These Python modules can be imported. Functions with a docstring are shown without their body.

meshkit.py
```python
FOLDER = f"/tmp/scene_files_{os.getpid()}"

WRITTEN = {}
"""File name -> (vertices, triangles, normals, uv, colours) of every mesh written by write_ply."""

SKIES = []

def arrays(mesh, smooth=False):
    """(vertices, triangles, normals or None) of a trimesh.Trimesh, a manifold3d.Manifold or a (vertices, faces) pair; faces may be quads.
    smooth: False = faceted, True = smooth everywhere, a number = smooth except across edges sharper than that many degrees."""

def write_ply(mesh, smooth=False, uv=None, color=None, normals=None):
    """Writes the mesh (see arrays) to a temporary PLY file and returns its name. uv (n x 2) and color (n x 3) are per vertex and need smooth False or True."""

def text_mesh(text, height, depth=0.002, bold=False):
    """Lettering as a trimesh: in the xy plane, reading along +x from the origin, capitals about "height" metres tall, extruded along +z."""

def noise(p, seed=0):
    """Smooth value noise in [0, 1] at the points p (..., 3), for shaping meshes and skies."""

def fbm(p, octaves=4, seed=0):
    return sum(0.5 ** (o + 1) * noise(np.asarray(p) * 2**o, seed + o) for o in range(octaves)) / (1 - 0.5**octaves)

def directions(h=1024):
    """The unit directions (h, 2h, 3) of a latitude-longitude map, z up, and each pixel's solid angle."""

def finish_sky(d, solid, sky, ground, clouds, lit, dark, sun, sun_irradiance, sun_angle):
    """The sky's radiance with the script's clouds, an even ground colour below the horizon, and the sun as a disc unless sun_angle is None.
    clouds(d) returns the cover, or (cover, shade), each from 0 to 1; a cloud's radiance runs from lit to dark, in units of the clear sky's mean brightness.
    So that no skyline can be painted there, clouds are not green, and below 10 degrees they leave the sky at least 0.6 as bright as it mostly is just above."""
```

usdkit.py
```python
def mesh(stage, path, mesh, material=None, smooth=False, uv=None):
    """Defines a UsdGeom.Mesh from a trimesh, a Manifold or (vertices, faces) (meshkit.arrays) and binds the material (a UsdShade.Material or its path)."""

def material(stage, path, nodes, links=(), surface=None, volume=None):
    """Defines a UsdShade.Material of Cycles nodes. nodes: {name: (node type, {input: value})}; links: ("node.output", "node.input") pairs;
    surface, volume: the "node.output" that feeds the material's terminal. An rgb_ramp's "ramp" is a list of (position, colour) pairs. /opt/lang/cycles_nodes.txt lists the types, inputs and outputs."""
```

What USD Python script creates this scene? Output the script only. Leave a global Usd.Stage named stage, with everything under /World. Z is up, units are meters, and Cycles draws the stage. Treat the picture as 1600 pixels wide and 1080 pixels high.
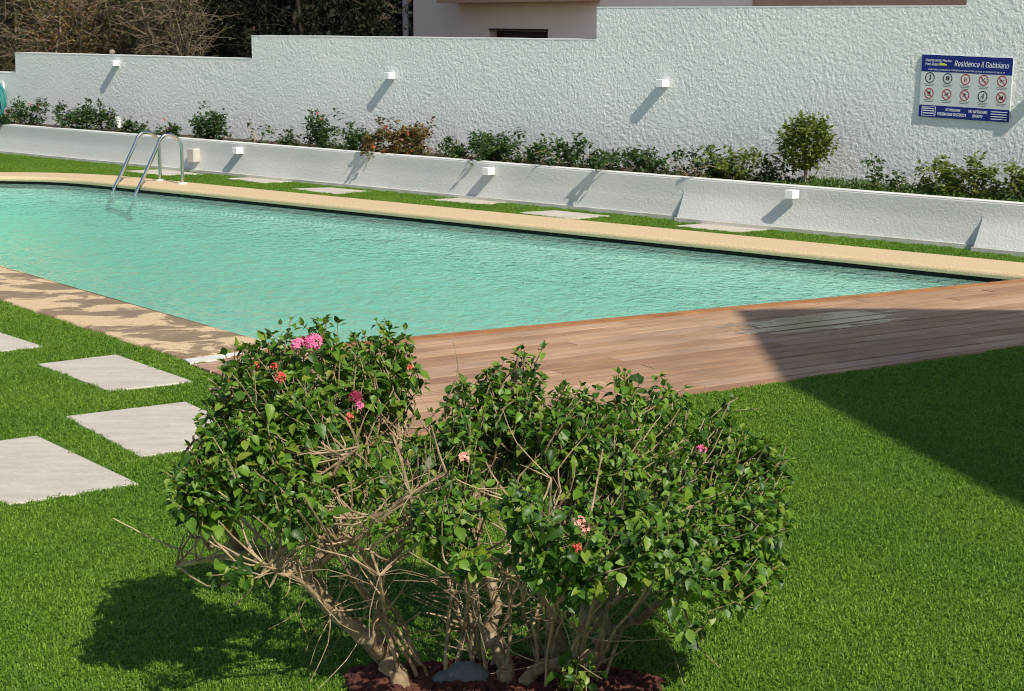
import math, random
import numpy as np, trimesh
import shapely
from shapely.geometry import Polygon, Point, LineString, MultiPolygon
from shapely.ops import unary_union
from pxr import Usd, UsdGeom, UsdLux, UsdShade, Gf, Sdf, Vt
import usdkit, meshkit

stage = Usd.Stage.CreateInMemory()
UsdGeom.SetStageUpAxis(stage, UsdGeom.Tokens.z)
UsdGeom.SetStageMetersPerUnit(stage, 1.0)
UsdGeom.Xform.Define(stage, '/World')
UsdGeom.Scope.Define(stage, '/World/Looks')
rng = np.random.default_rng(7)
random.seed(7)

# ------------------------------------------------------------------ camera, sky, sun
EYE = np.array([0.0, 0.0, 1.7])
FPX = 2840.0                                   # focal length in pixels of a 1600 wide picture
PITCH = math.atan(515 / FPX)
EXPOSURE = 0.06
SUN_ELEV = math.radians(42.0)
SUN_H = np.array([0.53, -0.848]) / math.hypot(0.53, 0.848)
SUN = np.array([SUN_H[0] * math.cos(SUN_ELEV), SUN_H[1] * math.cos(SUN_ELEV), math.sin(SUN_ELEV)])
SKY_STRENGTH = 0.105
SUN_INTENSITY = 1.22

cam = UsdGeom.Camera.Define(stage, '/World/camera')
cam.CreateHorizontalApertureAttr(36.0)
cam.CreateVerticalApertureAttr(36.0 * 691 / 1024)
cam.CreateFocalLengthAttr(36.0 * FPX / 1600)
cam.CreateClippingRangeAttr(Gf.Vec2f(0.05, 2000))
cam.CreateExposureAttr(EXPOSURE)
cam.AddTranslateOp().Set(Gf.Vec3d(*EYE))
cam.AddRotateXOp().Set(90 - math.degrees(PITCH))

usdkit.material(stage, '/World/Looks/sky_look', {
    'sky': ('sky_texture', {'sky_type': 'single_scattering', 'sun_disc': False, 'sun_elevation': SUN_ELEV,
                            'sun_rotation': math.atan2(SUN[0], SUN[1])}),
    'bg': ('background_shader', {'strength': SKY_STRENGTH})}, [('sky.color', 'bg.color')], surface='bg.background')
dome = UsdLux.DomeLight.Define(stage, '/World/sky')
UsdShade.MaterialBindingAPI.Apply(dome.GetPrim()).Bind(UsdShade.Material.Get(stage, '/World/Looks/sky_look'))
dome.GetPrim().SetCustomDataByKey('kind', 'structure')
sun = UsdLux.DistantLight.Define(stage, '/World/sun')
sun.CreateIntensityAttr(SUN_INTENSITY)
sun.CreateAngleAttr(0.53)
sun.CreateNormalizeAttr(True)
sun.CreateColorAttr(Gf.Vec3f(1.0, 0.93, 0.80))
sun.AddTransformOp().Set(Gf.Matrix4d(Gf.Rotation(Gf.Vec3d(0, 0, 1), Gf.Vec3d(*SUN)), Gf.Vec3d(0, 0, 0)))

# ------------------------------------------------------------------ helpers
FW = np.array([0, math.cos(PITCH), -math.sin(PITCH)]); UP = np.array([0, math.sin(PITCH), math.cos(PITCH)])
def ray(px, py):
    return FW + np.array([1.0, 0, 0]) * (px - 800) / FPX + UP * (540 - py) / FPX
def gnd(px, py, z=0.0):                        # point on the level plane z
    d = ray(px, py); return EYE + d * ((z - EYE[2]) / d[2])
def g2(px, py, z=0.0):
    return gnd(px, py, z)[:2]
def atY(px, py, Y):                            # point at distance Y in front of the camera
    d = ray(px, py); return EYE + d * (Y / d[1])
def onpl(px, py, p0, n):
    d = ray(px, py); return EYE + d * (np.dot(np.asarray(p0) - EYE, n) / np.dot(d, n))
def unit(v):
    v = np.asarray(v, float); return v / max(np.linalg.norm(v), 1e-12)

counts = {}
def numbered(parent, name):
    k = (parent, name); i = counts.get(k, 0); counts[k] = i + 1
    return f'{parent}/{name}' if i == 0 else f'{parent}/{name}_{i:03d}'
def path_of(p): return '/World' if p is None else str(p.GetPath())
class Leaves(tuple):                            # (vertices, faces) of many equal pieces; every piece gets its own tone
    per = 1
tone_rng = np.random.default_rng(99)
def set_tone(m, per, n):
    t = np.repeat(tone_rng.random(n // per), per).astype(np.float32)
    UsdGeom.PrimvarsAPI(m).CreatePrimvar('tone', Sdf.ValueTypeNames.FloatArray, 'vertex').Set(Vt.FloatArray.FromNumpy(t))
def obj(name, mesh, mat, parent=None, smooth=False):
    m = usdkit.mesh(stage, numbered(path_of(parent), name), mesh, f'/World/Looks/{mat}', smooth=smooth)
    if isinstance(mesh, Leaves): set_tone(m, mesh.per, len(mesh[0]))
    return m.GetPrim()
def tag(p, label=None, cat=None, group=None, kind=None):
    for k, v in (('label', label), ('category', cat), ('group', group), ('kind', kind)):
        if v: p.SetCustomDataByKey(k, v)
    return p
def thing(name, label, cat, loc=(0, 0, 0), group=None, kind=None, parent=None):
    x = UsdGeom.Xform.Define(stage, numbered(path_of(parent), name))
    if tuple(loc) != (0, 0, 0): x.AddTranslateOp().Set(Gf.Vec3d(*map(float, loc)))
    return tag(x.GetPrim(), label, cat, group, kind)
def moved(m, loc):
    m = m.copy(); m.apply_translation(-np.asarray(loc, float)); return m
cat = trimesh.util.concatenate

def prism(poly, z0, z1):
    ms = []
    for p in (poly.geoms if hasattr(poly, 'geoms') else [poly]):
        if p.is_empty or p.area < 1e-7: continue
        m = trimesh.creation.extrude_polygon(p, z1 - z0, engine='earcut'); m.apply_translation([0, 0, z0]); ms.append(m)
    return cat(ms)
def sheet(poly, z):
    ms = []
    for p in (poly.geoms if hasattr(poly, 'geoms') else [poly]):
        v, f = trimesh.creation.triangulate_polygon(p, engine='earcut')
        v = np.c_[v, np.full(len(v), z)]
        m = trimesh.Trimesh(v, f, process=False)
        if m.face_normals[:, 2].mean() < 0: m.invert()
        ms.append(m)
    return cat(ms)
def box_uvw(o, u, v, w, su, sv, sw):           # box from corner o along unit axes
    m = trimesh.creation.box([1, 1, 1]); m.apply_translation([.5, .5, .5])
    T = np.eye(4); T[:3, 0] = np.asarray(u) * su; T[:3, 1] = np.asarray(v) * sv; T[:3, 2] = np.asarray(w) * sw; T[:3, 3] = o
    m.apply_transform(T)
    if np.linalg.det(T[:3, :3]) < 0: m.invert()
    return m
def bevel_box(sx, sy, sz, b):                   # centred, chamfered
    import manifold3d
    pts = []
    for a in (-1, 1):
        for c in (-1, 1):
            for e in (-1, 1):
                pts += [[a * (sx / 2 - b), c * (sy / 2 - b), e * sz / 2], [a * sx / 2, c * (sy / 2 - b), e * (sz / 2 - b)], [a * (sx / 2 - b), c * sy / 2, e * (sz / 2 - b)]]
    return trimesh.convex.convex_hull(np.array(pts))
def frame(m, o, u, v, w):
    T = np.eye(4); T[:3, 0] = u; T[:3, 1] = v; T[:3, 2] = w; T[:3, 3] = o
    m = m.copy(); m.apply_transform(T); return m
def tube(pts, rad, sides=7, cap=True):
    pts = np.asarray(pts, float); n = len(pts); rad = np.broadcast_to(np.asarray(rad, float), (n,))
    t = np.gradient(pts, axis=0); t /= np.maximum(np.linalg.norm(t, axis=1, keepdims=True), 1e-9)
    ref = np.array([0, 0, 1.0]) if abs(t[0][2]) < .9 else np.array([1.0, 0, 0])
    a = unit(np.cross(t[0], ref)); V = []
    ang = np.arange(sides) * 2 * math.pi / sides
    for i in range(n):
        a = unit(a - t[i] * np.dot(a, t[i])); b = np.cross(t[i], a)
        V.append(pts[i] + rad[i] * (np.cos(ang)[:, None] * a + np.sin(ang)[:, None] * b))
    V = np.vstack(V); F = []
    for i in range(n - 1):
        for k in range(sides):
            k2 = (k + 1) % sides; A, B, C_, D = i * sides + k, i * sides + k2, (i + 1) * sides + k2, (i + 1) * sides + k
            F += [[A, B, C_], [A, C_, D]]
    if cap:
        V = np.vstack([V, pts[0], pts[-1]]); c0, c1 = len(V) - 2, len(V) - 1
        for k in range(sides):
            k2 = (k + 1) % sides
            F += [[c0, k2, k], [c1, (n - 1) * sides + k, (n - 1) * sides + k2]]
    return trimesh.Trimesh(V, np.array(F), process=False)
def spline(pts, n):                             # Catmull-Rom through points
    p = np.asarray(pts, float); p = np.vstack([2 * p[0] - p[1], p, 2 * p[-1] - p[-2]]); out = []
    segs = len(p) - 3
    for s in np.linspace(0, segs - 1e-9, n):
        i = int(s); t = s - i; a, b, c, d = p[i:i + 4]
        out.append(.5 * (2 * b + (c - a) * t + (2 * a - 5 * b + 4 * c - d) * t * t + (3 * b - a - 3 * c + d) * t ** 3))
    return np.array(out)

# ------------------------------------------------------------------ materials
def M(name, c1, c2=None, scale=4.0, lo=.35, hi=.65, rough=.7, spec=.3, bump=0.0, bscale=60.0, bdist=.01, bdetail=6, stretch=None, metal=0.0, detail=5, speck=None):
    """noise-mixed principled look in world space; speck=(colour, scale, amount): a second, finer mottle"""
    n = {'geo': ('geometry', {}), 'map': ('mapping', {'scale': stretch or (1, 1, 1)}),
         'p': ('principled_bsdf', {'roughness': rough, 'specular_ior_level': spec, 'metallic': metal, 'base_color': c1})}
    l = [('geo.position', 'map.vector')]
    if c2 is not None:
        n['nz'] = ('noise_texture', {'scale': scale, 'detail': detail, 'roughness': .6})
        n['rp'] = ('rgb_ramp', {'ramp': [(lo, c1), (hi, c2)]})
        l += [('map.vector', 'nz.vector'), ('nz.fac', 'rp.fac')]
        last = 'rp.color'
        if speck:
            n['sz'] = ('noise_texture', {'scale': speck[1], 'detail': 2})
            n['sr'] = ('rgb_ramp', {'ramp': [(.5, (0, 0, 0)), (.72, (speck[2],) * 3)]})
            n['sm'] = ('mix', {'color2': speck[0]})
            l += [('geo.position', 'sz.vector'), ('sz.fac', 'sr.fac'), ('sr.color', 'sm.fac'), (last, 'sm.color1')]
            last = 'sm.color'
        l.append((last, 'p.base_color'))
    if bump:
        n['bn'] = ('noise_texture', {'scale': bscale, 'detail': bdetail, 'roughness': .6})
        n['b'] = ('bump', {'strength': bump, 'distance': bdist})
        l += [('geo.position', 'bn.vector'), ('bn.fac', 'b.height'), ('b.normal', 'p.normal')]
    return usdkit.material(stage, f'/World/Looks/{name}', n, l, surface='p.BSDF')

def leafmat(name, cols, trans=.35, rough=.42, spec=.4):
    """cols: ramp of leaf colours picked per leaf"""
    k = len(cols)
    n = {'geo': ('geometry', {}), 'tn': ('attribute', {'attribute': 'tone'}),
         'rp': ('rgb_ramp', {'ramp': [(i / (k - 1), c) for i, c in enumerate(cols)]}),
         'nz': ('noise_texture', {'scale': 130.0, 'detail': 3}), 'bp': ('bump', {'strength': .35, 'distance': .003}),
         'p': ('principled_bsdf', {'roughness': rough, 'specular_ior_level': spec}),
         'hs': ('hsv', {'saturation': 1.1, 'value': 1.5, 'hue': .49}),
         'tr': ('translucent_bsdf', {}), 'mx': ('mix_closure', {'fac': trans})}
    l = [('tn.fac', 'rp.fac'),
         ('geo.position', 'nz.vector'), ('nz.fac', 'bp.height'), ('bp.normal', 'p.normal'),
         ('rp.color', 'p.base_color'), ('rp.color', 'hs.color'), ('hs.color', 'tr.color'), ('p.BSDF', 'mx.closure1'), ('tr.BSDF', 'mx.closure2')]
    return usdkit.material(stage, f'/World/Looks/{name}', n, l, surface='mx.closure')

def stucco(name, scale, strength, dist, c1=(.84, .84, .815), c2=(.75, .775, .75)):
    n = {'geo': ('geometry', {}),
         'n1': ('noise_texture', {'scale': scale, 'detail': 5, 'roughness': .68, 'distortion': .45}),
         'n2': ('noise_texture', {'type': 'ridged_multifractal', 'scale': scale * .38, 'detail': 4, 'roughness': .55, 'lacunarity': 2.1, 'offset': .9, 'gain': 1.6, 'distortion': .9}),
         'mm': ('math', {'math_type': 'multiply_add', 'value2': .30}),
         'b': ('bump', {'strength': strength, 'distance': dist}),
         'cn': ('noise_texture', {'scale': .9, 'detail': 4}), 'cr': ('rgb_ramp', {'ramp': [(.3, c1), (.75, c2)]}),
         'p': ('principled_bsdf', {'roughness': .85, 'specular_ior_level': .15})}
    l = [('geo.position', 'n1.vector'), ('geo.position', 'n2.vector'), ('n2.fac', 'mm.value1'), ('n1.fac', 'mm.value3'), ('mm.value', 'b.height'), ('b.normal', 'p.normal'),
         ('geo.position', 'cn.vector'), ('cn.fac', 'cr.fac'), ('cr.color', 'p.base_color')]
    return usdkit.material(stage, f'/World/Looks/{name}', n, l, surface='p.BSDF')

stucco('rough_stucco', 70.0, .5, .010)
stucco('fine_stucco', 62.0, .5, .007, (.66, .665, .65), (.60, .61, .60))
M('white_paint', (.82, .82, .80), (.74, .74, .72), 6, rough=.6, bump=.2, bscale=90)
M('lamp_white', (.85, .85, .84), rough=.35)
M('plinth_render', (.62, .60, .54), (.46, .46, .40), 5, rough=.85, bump=.3, bscale=80)
M('box_beige', (.55, .52, .46), (.48, .45, .40), 9, rough=.6)
M('soil', (.10, .07, .045), (.05, .035, .025), 9, rough=.95, bump=.8, bscale=40, bdist=.03)
M('earth', (.16, .125, .085), (.09, .075, .05), 3, rough=.95, bump=.6, bscale=25, bdist=.05)
M('turf_base', (.060, .135, .012), (.085, .16, .018), 30, rough=.95)
M('stone_slab', (.58, .53, .45), (.46, .42, .355), 3.5, rough=.75, bump=.25, bscale=55, bdist=.004, stretch=(1.0, 3.2, 1), speck=((.68, .65, .58), 60, .35))
M('dark_band', (.006, .008, .010), rough=.5, spec=.2)  # near black; at the waterline it paints in the coping's shade
M('basin_paint', (.56, .71, .61), (.48, .64, .55), 7, rough=.8, lo=.3, hi=.7)
M('steel', (.62, .62, .60), rough=.16, metal=1.0)
M('grey_stone', (.20, .215, .225), (.12, .13, .14), 9, rough=.85, bump=.6, bscale=30, bdist=.02)
M('dry_stone', (.30, .27, .23), (.20, .18, .15), 20, rough=.9)
M('lava_red', (.15, .052, .036), (.060, .022, .018), 30, rough=.95, bump=.8, bscale=90, bdist=.01)
M('bark', (.34, .255, .155), (.17, .115, .065), 45, rough=.85, bump=.8, bscale=120, bdist=.006, speck=((.50, .42, .30), 30, .5))
M('twig', (.44, .34, .21), (.20, .135, .075), 25, rough=.8, bump=.3, bscale=200, bdist=.003)
M('cut_stick', (.52, .46, .26), (.40, .34, .18), 20, rough=.7)
M('dry_twig', (.27, .21, .15), (.12, .09, .065), 8, rough=.9)
M('dark_bark', (.05, .04, .03), (.03, .025, .02), 10, rough=.95)
M('render_mauve', (.84, .66, .56), (.80, .62, .52), 2, rough=.85, bump=.1, bscale=70)
M('render_brown', (.46, .27, .17), (.40, .23, .145), 2, rough=.85)
M('shutter_wood', (.045, .020, .014), (.03, .014, .01), 20, rough=.6)
M('pipe_grey', (.42, .44, .43), rough=.5)
M('salmon_render', (.62, .36, .28), (.55, .31, .24), 3, rough=.85)
M('hose_teal', (.02, .22, .20), (.015, .17, .16), 12, rough=.45)
M('sign_white', (.60, .64, .63), rough=.45, spec=.3)
M('sign_blue', (.010, .022, .185), rough=.45, spec=.3)
M('sign_ink', (.02, .02, .025), rough=.6)
M('sign_red', (.38, .03, .03), rough=.6)
M('sign_grey', (.20, .21, .21), rough=.6)
M('sign_text_white', (.80, .82, .84), rough=.6)
M('sign_yellow', (.55, .62, .10), rough=.6)
M('petal_pink', (.72, .05, .25), (.85, .28, .42), 120, rough=.6)
M('petal_red', (.70, .07, .08), (.80, .16, .10), 120, rough=.6)
M('petal_pale', (.85, .55, .45), (.80, .25, .22), 120, rough=.6)
M('petal_dark', (.16, .008, .03), (.25, .02, .06), 120, rough=.6)
leafmat('lantana_leaf', trans=.26, rough=.42, spec=.42, cols=[(.022, .060, .008), (.038, .100, .011), (.062, .148, .014), (.092, .195, .018), (.130, .245, .022), (.170, .290, .030), (.205, .250, .036)])
leafmat('lime_leaf', [(.22, .36, .02), (.26, .34, .03)], trans=.45)
leafmat('planter_leaf', [(.022, .055, .014), (.04, .085, .018), (.06, .11, .022), (.035, .065, .02)], trans=.25)
leafmat('russet_leaf', [(.06, .085, .02), (.14, .10, .025), (.20, .07, .03), (.08, .11, .025), (.22, .13, .03)], trans=.25)
leafmat('yellow_green_leaf', [(.07, .12, .018), (.11, .16, .022), (.15, .17, .03)], trans=.3)
leafmat('dark_leaf', [(.008, .013, .006), (.013, .019, .008), (.020, .026, .010)], trans=.1, rough=.7, spec=.2)  # shade within the dense trees is put into these near black tones
leafmat('dry_leaf', [(.035, .045, .014), (.060, .068, .022), (.045, .058, .016), (.11, .09, .048), (.030, .040, .012), (.075, .082, .026), (.15, .12, .07)], trans=.15, rough=.8, spec=.15)
leafmat('olive_leaf', [(.055, .062, .018), (.095, .10, .02), (.17, .16, .02)], trans=.2, rough=.7, spec=.2)
leafmat('cover_leaf', [(.035, .08, .012), (.06, .12, .018), (.09, .15, .03)], trans=.25)

def turf_mat():
    n = {'geo': ('geometry', {}), 'tn': ('attribute', {'attribute': 'tone'}), 'nz': ('noise_texture', {'scale': 1.1, 'detail': 3}), 'r1': ('rgb_ramp', {'ramp': [(.32, (.126, .268, .020)), (.68, (.190, .335, .029))]}),
         'r2': ('rgb_ramp', {'ramp': [(0, (.45, .52, .40)), (.4, (.85, .88, .8)), (.8, (1.2, 1.12, 1.2)), (1, (1.7, 1.45, 2.0))]}),
         'mx': ('mix', {'mix_type': 'multiply', 'fac': 1.0}), 'p': ('principled_bsdf', {'roughness': .55, 'specular_ior_level': .3}), 'tr': ('translucent_bsdf', {}), 'mc': ('mix_closure', {'fac': .30})}
    l = [('geo.position', 'nz.vector'), ('nz.fac', 'r1.fac'), ('tn.fac', 'r2.fac'), ('r1.color', 'mx.color1'), ('r2.color', 'mx.color2'),
         ('mx.color', 'p.base_color'), ('mx.color', 'tr.color'), ('p.BSDF', 'mc.closure1'), ('tr.BSDF', 'mc.closure2')]
    usdkit.material(stage, '/World/Looks/turf_blade', n, l, surface='mc.closure')
turf_mat()

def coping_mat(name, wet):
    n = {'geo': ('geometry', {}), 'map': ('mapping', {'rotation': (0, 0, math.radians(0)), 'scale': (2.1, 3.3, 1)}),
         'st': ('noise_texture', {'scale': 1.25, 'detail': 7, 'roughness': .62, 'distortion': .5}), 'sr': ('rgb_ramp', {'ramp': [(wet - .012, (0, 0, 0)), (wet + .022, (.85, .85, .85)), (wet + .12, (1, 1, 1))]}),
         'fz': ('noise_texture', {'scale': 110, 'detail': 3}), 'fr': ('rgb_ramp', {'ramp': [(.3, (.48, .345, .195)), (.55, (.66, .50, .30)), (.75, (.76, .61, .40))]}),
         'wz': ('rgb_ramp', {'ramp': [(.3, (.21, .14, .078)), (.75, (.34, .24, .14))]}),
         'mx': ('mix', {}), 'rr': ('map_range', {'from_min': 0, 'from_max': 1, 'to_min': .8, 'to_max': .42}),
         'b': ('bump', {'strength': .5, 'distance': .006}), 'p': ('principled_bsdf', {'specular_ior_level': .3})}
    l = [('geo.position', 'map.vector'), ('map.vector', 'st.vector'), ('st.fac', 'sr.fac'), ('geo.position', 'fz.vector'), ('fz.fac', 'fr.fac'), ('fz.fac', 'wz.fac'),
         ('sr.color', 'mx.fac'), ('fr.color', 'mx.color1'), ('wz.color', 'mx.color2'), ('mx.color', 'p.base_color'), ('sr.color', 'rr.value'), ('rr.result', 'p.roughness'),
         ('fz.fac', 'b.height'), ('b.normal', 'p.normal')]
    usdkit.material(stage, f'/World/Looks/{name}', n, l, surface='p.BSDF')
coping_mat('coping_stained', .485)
coping_mat('coping_clean', .72)

DECK_ANG = math.radians(57.5)                   # board direction, from +y towards +x
DU = np.array([math.sin(DECK_ANG), math.cos(DECK_ANG)]); DV = np.array([-DU[1], DU[0]])
def wood_mat(name, c1, c2, wet=True, rough=.62):
    wc = g2(1275, 506)
    n = {'geo': ('geometry', {}), 'map': ('mapping', {'mapping_type': 'point', 'rotation': (0, 0, -(math.pi / 2 - DECK_ANG)), 'scale': (1, 1, 1)}),
         'mp2': ('mapping', {'scale': (1.1, 38, 4)}), 'gr': ('noise_texture', {'scale': 2.2, 'detail': 6, 'roughness': .65, 'distortion': .4}),
         'rp': ('rgb_ramp', {'ramp': [(.34, tuple(.8 * q for q in c2)), (.62, c1)]}), 'bl': ('noise_texture', {'scale': 1.7, 'detail': 4}), 'blr': ('rgb_ramp', {'ramp': [(.35, (.82, .80, .80)), (.65, (1.08, 1.06, 1.05))]}),
         'mul': ('mix', {'mix_type': 'multiply', 'fac': 1.0}),
         'b': ('bump', {'strength': .35, 'distance': .003}), 'p': ('principled_bsdf', {'specular_ior_level': .4}),
         # puddles left by bathers
         'sub': ('vector_math', {'math_type': 'subtract', 'vector2': (wc[0], wc[1], 0)}), 'rot': ('mapping', {'rotation': (0, 0, -(math.pi / 2 - DECK_ANG)), 'scale': (1, 1, 1)}),
         'sc': ('mapping', {'scale': (1.0, 2.6, 0)}), 'ln': ('vector_math', {'math_type': 'length'}),
         'wn': ('noise_texture', {'scale': 5.5, 'detail': 4, 'roughness': .6}), 'ws': ('mapping', {'scale': (.7, 2.2, 1)}),
         'wf': ('math', {'math_type': 'multiply_add', 'value2': -.85, 'value3': .98}), 'wd': ('math', {'math_type': 'multiply_add', 'value2': -.62}),
         'wr': ('rgb_ramp', {'ramp': [(.12, (0, 0, 0)), (.17, (1, 1, 1))]}),
         'wm': ('mix', {'mix_type': 'multiply', 'color2': (.60, .56, .54)}), 'rr': ('map_range', {'from_min': 0, 'from_max': 1, 'to_min': rough, 'to_max': .14})}
    l = [('geo.position', 'map.vector'), ('map.vector', 'mp2.vector'), ('mp2.vector', 'gr.vector'), ('gr.fac', 'rp.fac'), ('geo.position', 'bl.vector'), ('bl.fac', 'blr.fac'),
         ('rp.color', 'mul.color1'), ('blr.color', 'mul.color2'), ('gr.fac', 'b.height'), ('b.normal', 'p.normal'),
         ('geo.position', 'sub.vector1'), ('sub.vector', 'rot.vector'), ('rot.vector', 'sc.vector'), ('sc.vector', 'ln.vector1'),
         ('map.vector', 'ws.vector'), ('ws.vector', 'wn.vector'), ('ln.value', 'wd.value1'), ('wn.fac', 'wd.value3'), ('wd.value', 'wr.fac'),
         ('wr.color', 'wm.fac'), ('mul.color', 'wm.color1'), ('wm.color', 'p.base_color'), ('wr.color', 'rr.value'), ('rr.result', 'p.roughness')]
    n.pop('wf')
    usdkit.material(stage, f'/World/Looks/{name}', n, l, surface='p.BSDF')
for i, (a, b) in enumerate([((.53, .335, .20), (.37, .215, .125)), ((.60, .40, .255), (.44, .275, .165)), ((.44, .255, .15), (.31, .17, .098)), ((.56, .375, .25), (.42, .26, .165)), ((.49, .30, .18), (.34, .20, .115))]):
    wood_mat(f'deck_wood_{"abcde"[i]}', a, b)
M('edge_wood', (.46, .205, .06), (.30, .115, .035), 6, rough=.45, spec=.45, stretch=(1, 1, 1), bump=.2, bscale=40, bdist=.003)
M('white_trim', (.72, .71, .68), (.62, .60, .56), 14, rough=.7)

def water_mat():
    n = {'geo': ('geometry', {}), 'map': ('mapping', {'rotation': (0, 0, .5), 'scale': (1.25, 1.0, 1)}),
         'n1': ('noise_texture', {'scale': 8.5, 'detail': 2, 'roughness': .5, 'distortion': .9}), 'n2': ('noise_texture', {'scale': 2.2, 'detail': 2, 'roughness': .5, 'distortion': .6}),
         'mm': ('math', {'math_type': 'multiply_add', 'value2': .9}),
         'b': ('bump', {'strength': 1.0, 'distance': .048}), 'fr': ('fresnel', {'IOR': 1.33}),
         'gl': ('glossy_bsdf', {'roughness': .03, 'color': (1, 1, 1)}), 'tr': ('transparent_bsdf', {'color': (.93, .985, .975)}), 'mx': ('mix_closure', {}), 'df': ('diffuse_bsdf', {'color': (.40, .74, .62)}), 'md': ('mix_closure', {'fac': .30}),
         'ab': ('absorption_volume', {'color': (.12, .86, .78), 'density': .50})}
    # fresnel evaluated on the rippled normal
    l = [('geo.position', 'map.vector'), ('map.vector', 'n1.vector'), ('map.vector', 'n2.vector'), ('n2.fac', 'mm.value1'), ('n1.fac', 'mm.value3'), ('mm.value', 'b.height'),
         ('b.normal', 'gl.normal'), ('b.normal', 'fr.normal'), ('fr.fac', 'mx.fac'), ('b.normal', 'df.normal'), ('tr.BSDF', 'md.closure1'), ('df.BSDF', 'md.closure2'), ('md.closure', 'mx.closure1'), ('gl.BSDF', 'mx.closure2')]
    l = [x for x in l if x[1] != 'fr.normal']
    n['dot'] = ('vector_math', {'math_type': 'dot_product'}); n['abs'] = ('math', {'math_type': 'absolute'})
    n['f1'] = ('math', {'math_type': 'subtract', 'value1': 1.0}); n['f5'] = ('math', {'math_type': 'power', 'value2': 5.0}); n['ff'] = ('math', {'math_type': 'multiply_add', 'value2': .60, 'value3': .02, 'use_clamp': True})
    n.pop('fr'); l = [x for x in l if x[0] != 'fr.fac']
    l += [('b.normal', 'dot.vector1'), ('geo.incoming', 'dot.vector2'), ('dot.value', 'abs.value1'), ('abs.value', 'f1.value2'), ('f1.value', 'f5.value1'), ('f5.value', 'ff.value1'), ('ff.value', 'mx.fac')]
    usdkit.material(stage, '/World/Looks/pool_water_look', n, l, surface='mx.closure', volume='ab.volume')
water_mat()

# ------------------------------------------------------------------ plan geometry
WL0, WL1 = g2(0, 239), g2(1531, 390.5)          # foot of the low wall's first face
WD = unit(WL1 - WL0); WN = np.array([WD[1], -WD[0]])   # along to the right; towards the pool
if WN[1] > 0: WN = -WN
WD3, WN3 = np.array([*WD, 0]), np.array([*WN, 0]); Z3 = np.array([0, 0, 1.0])
LOW0 = np.array([*WL0, 0]);
UPOFF = .86
UP0 = LOW0 - WN3 * UPOFF                         # foot of the tall wall's face
def along(px, py, p0): return float(np.dot(onpl(px, py, p0, WN3) - p0, WD3))
def zon(px, py, p0): return float(onpl(px, py, p0, WN3)[2])

# pool outline (water side of the copings)
def line_int(a, b, c, d):
    a, b, c, d = map(np.asarray, (a, b, c, d)); r, s = b - a, d - c
    t = ((c - a)[0] * s[1] - (c - a)[1] * s[0]) / (r[0] * s[1] - r[1] * s[0]); return a + r * t
far_o = (g2(175, 276.5), g2(1600, 412))
far_i = (g2(175, 288.5, -.01), g2(1545, 428, -.01))
deck_p = (g2(614, 533), g2(1600, 439.5))
left_i = (g2(0, 420), g2(430, 545)); left_o = (g2(0, 477), g2(330, 590))
deck_g = (g2(1060, 621.6), g2(1600, 542))
A = line_int(*far_i, *deck_p)                    # far right corner
E_ = line_int(*left_i, *deck_p)                  # near corner
Bc = g2(84, 279, -.01); Cc = g2(-520, 276, -.01)
endl = (Bc, Cc)
D_ = line_int(*left_i, Cc, Cc + (left_i[1] - left_i[0]) @ np.array([[0, -1], [1, 0]]))
D_ = left_i[0] + (left_i[0] - left_i[1]) / np.linalg.norm(left_i[0] - left_i[1]) * 3.2
corner = line_int(*far_i, Bc, Bc + np.array([1.0, 0.06]))
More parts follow.
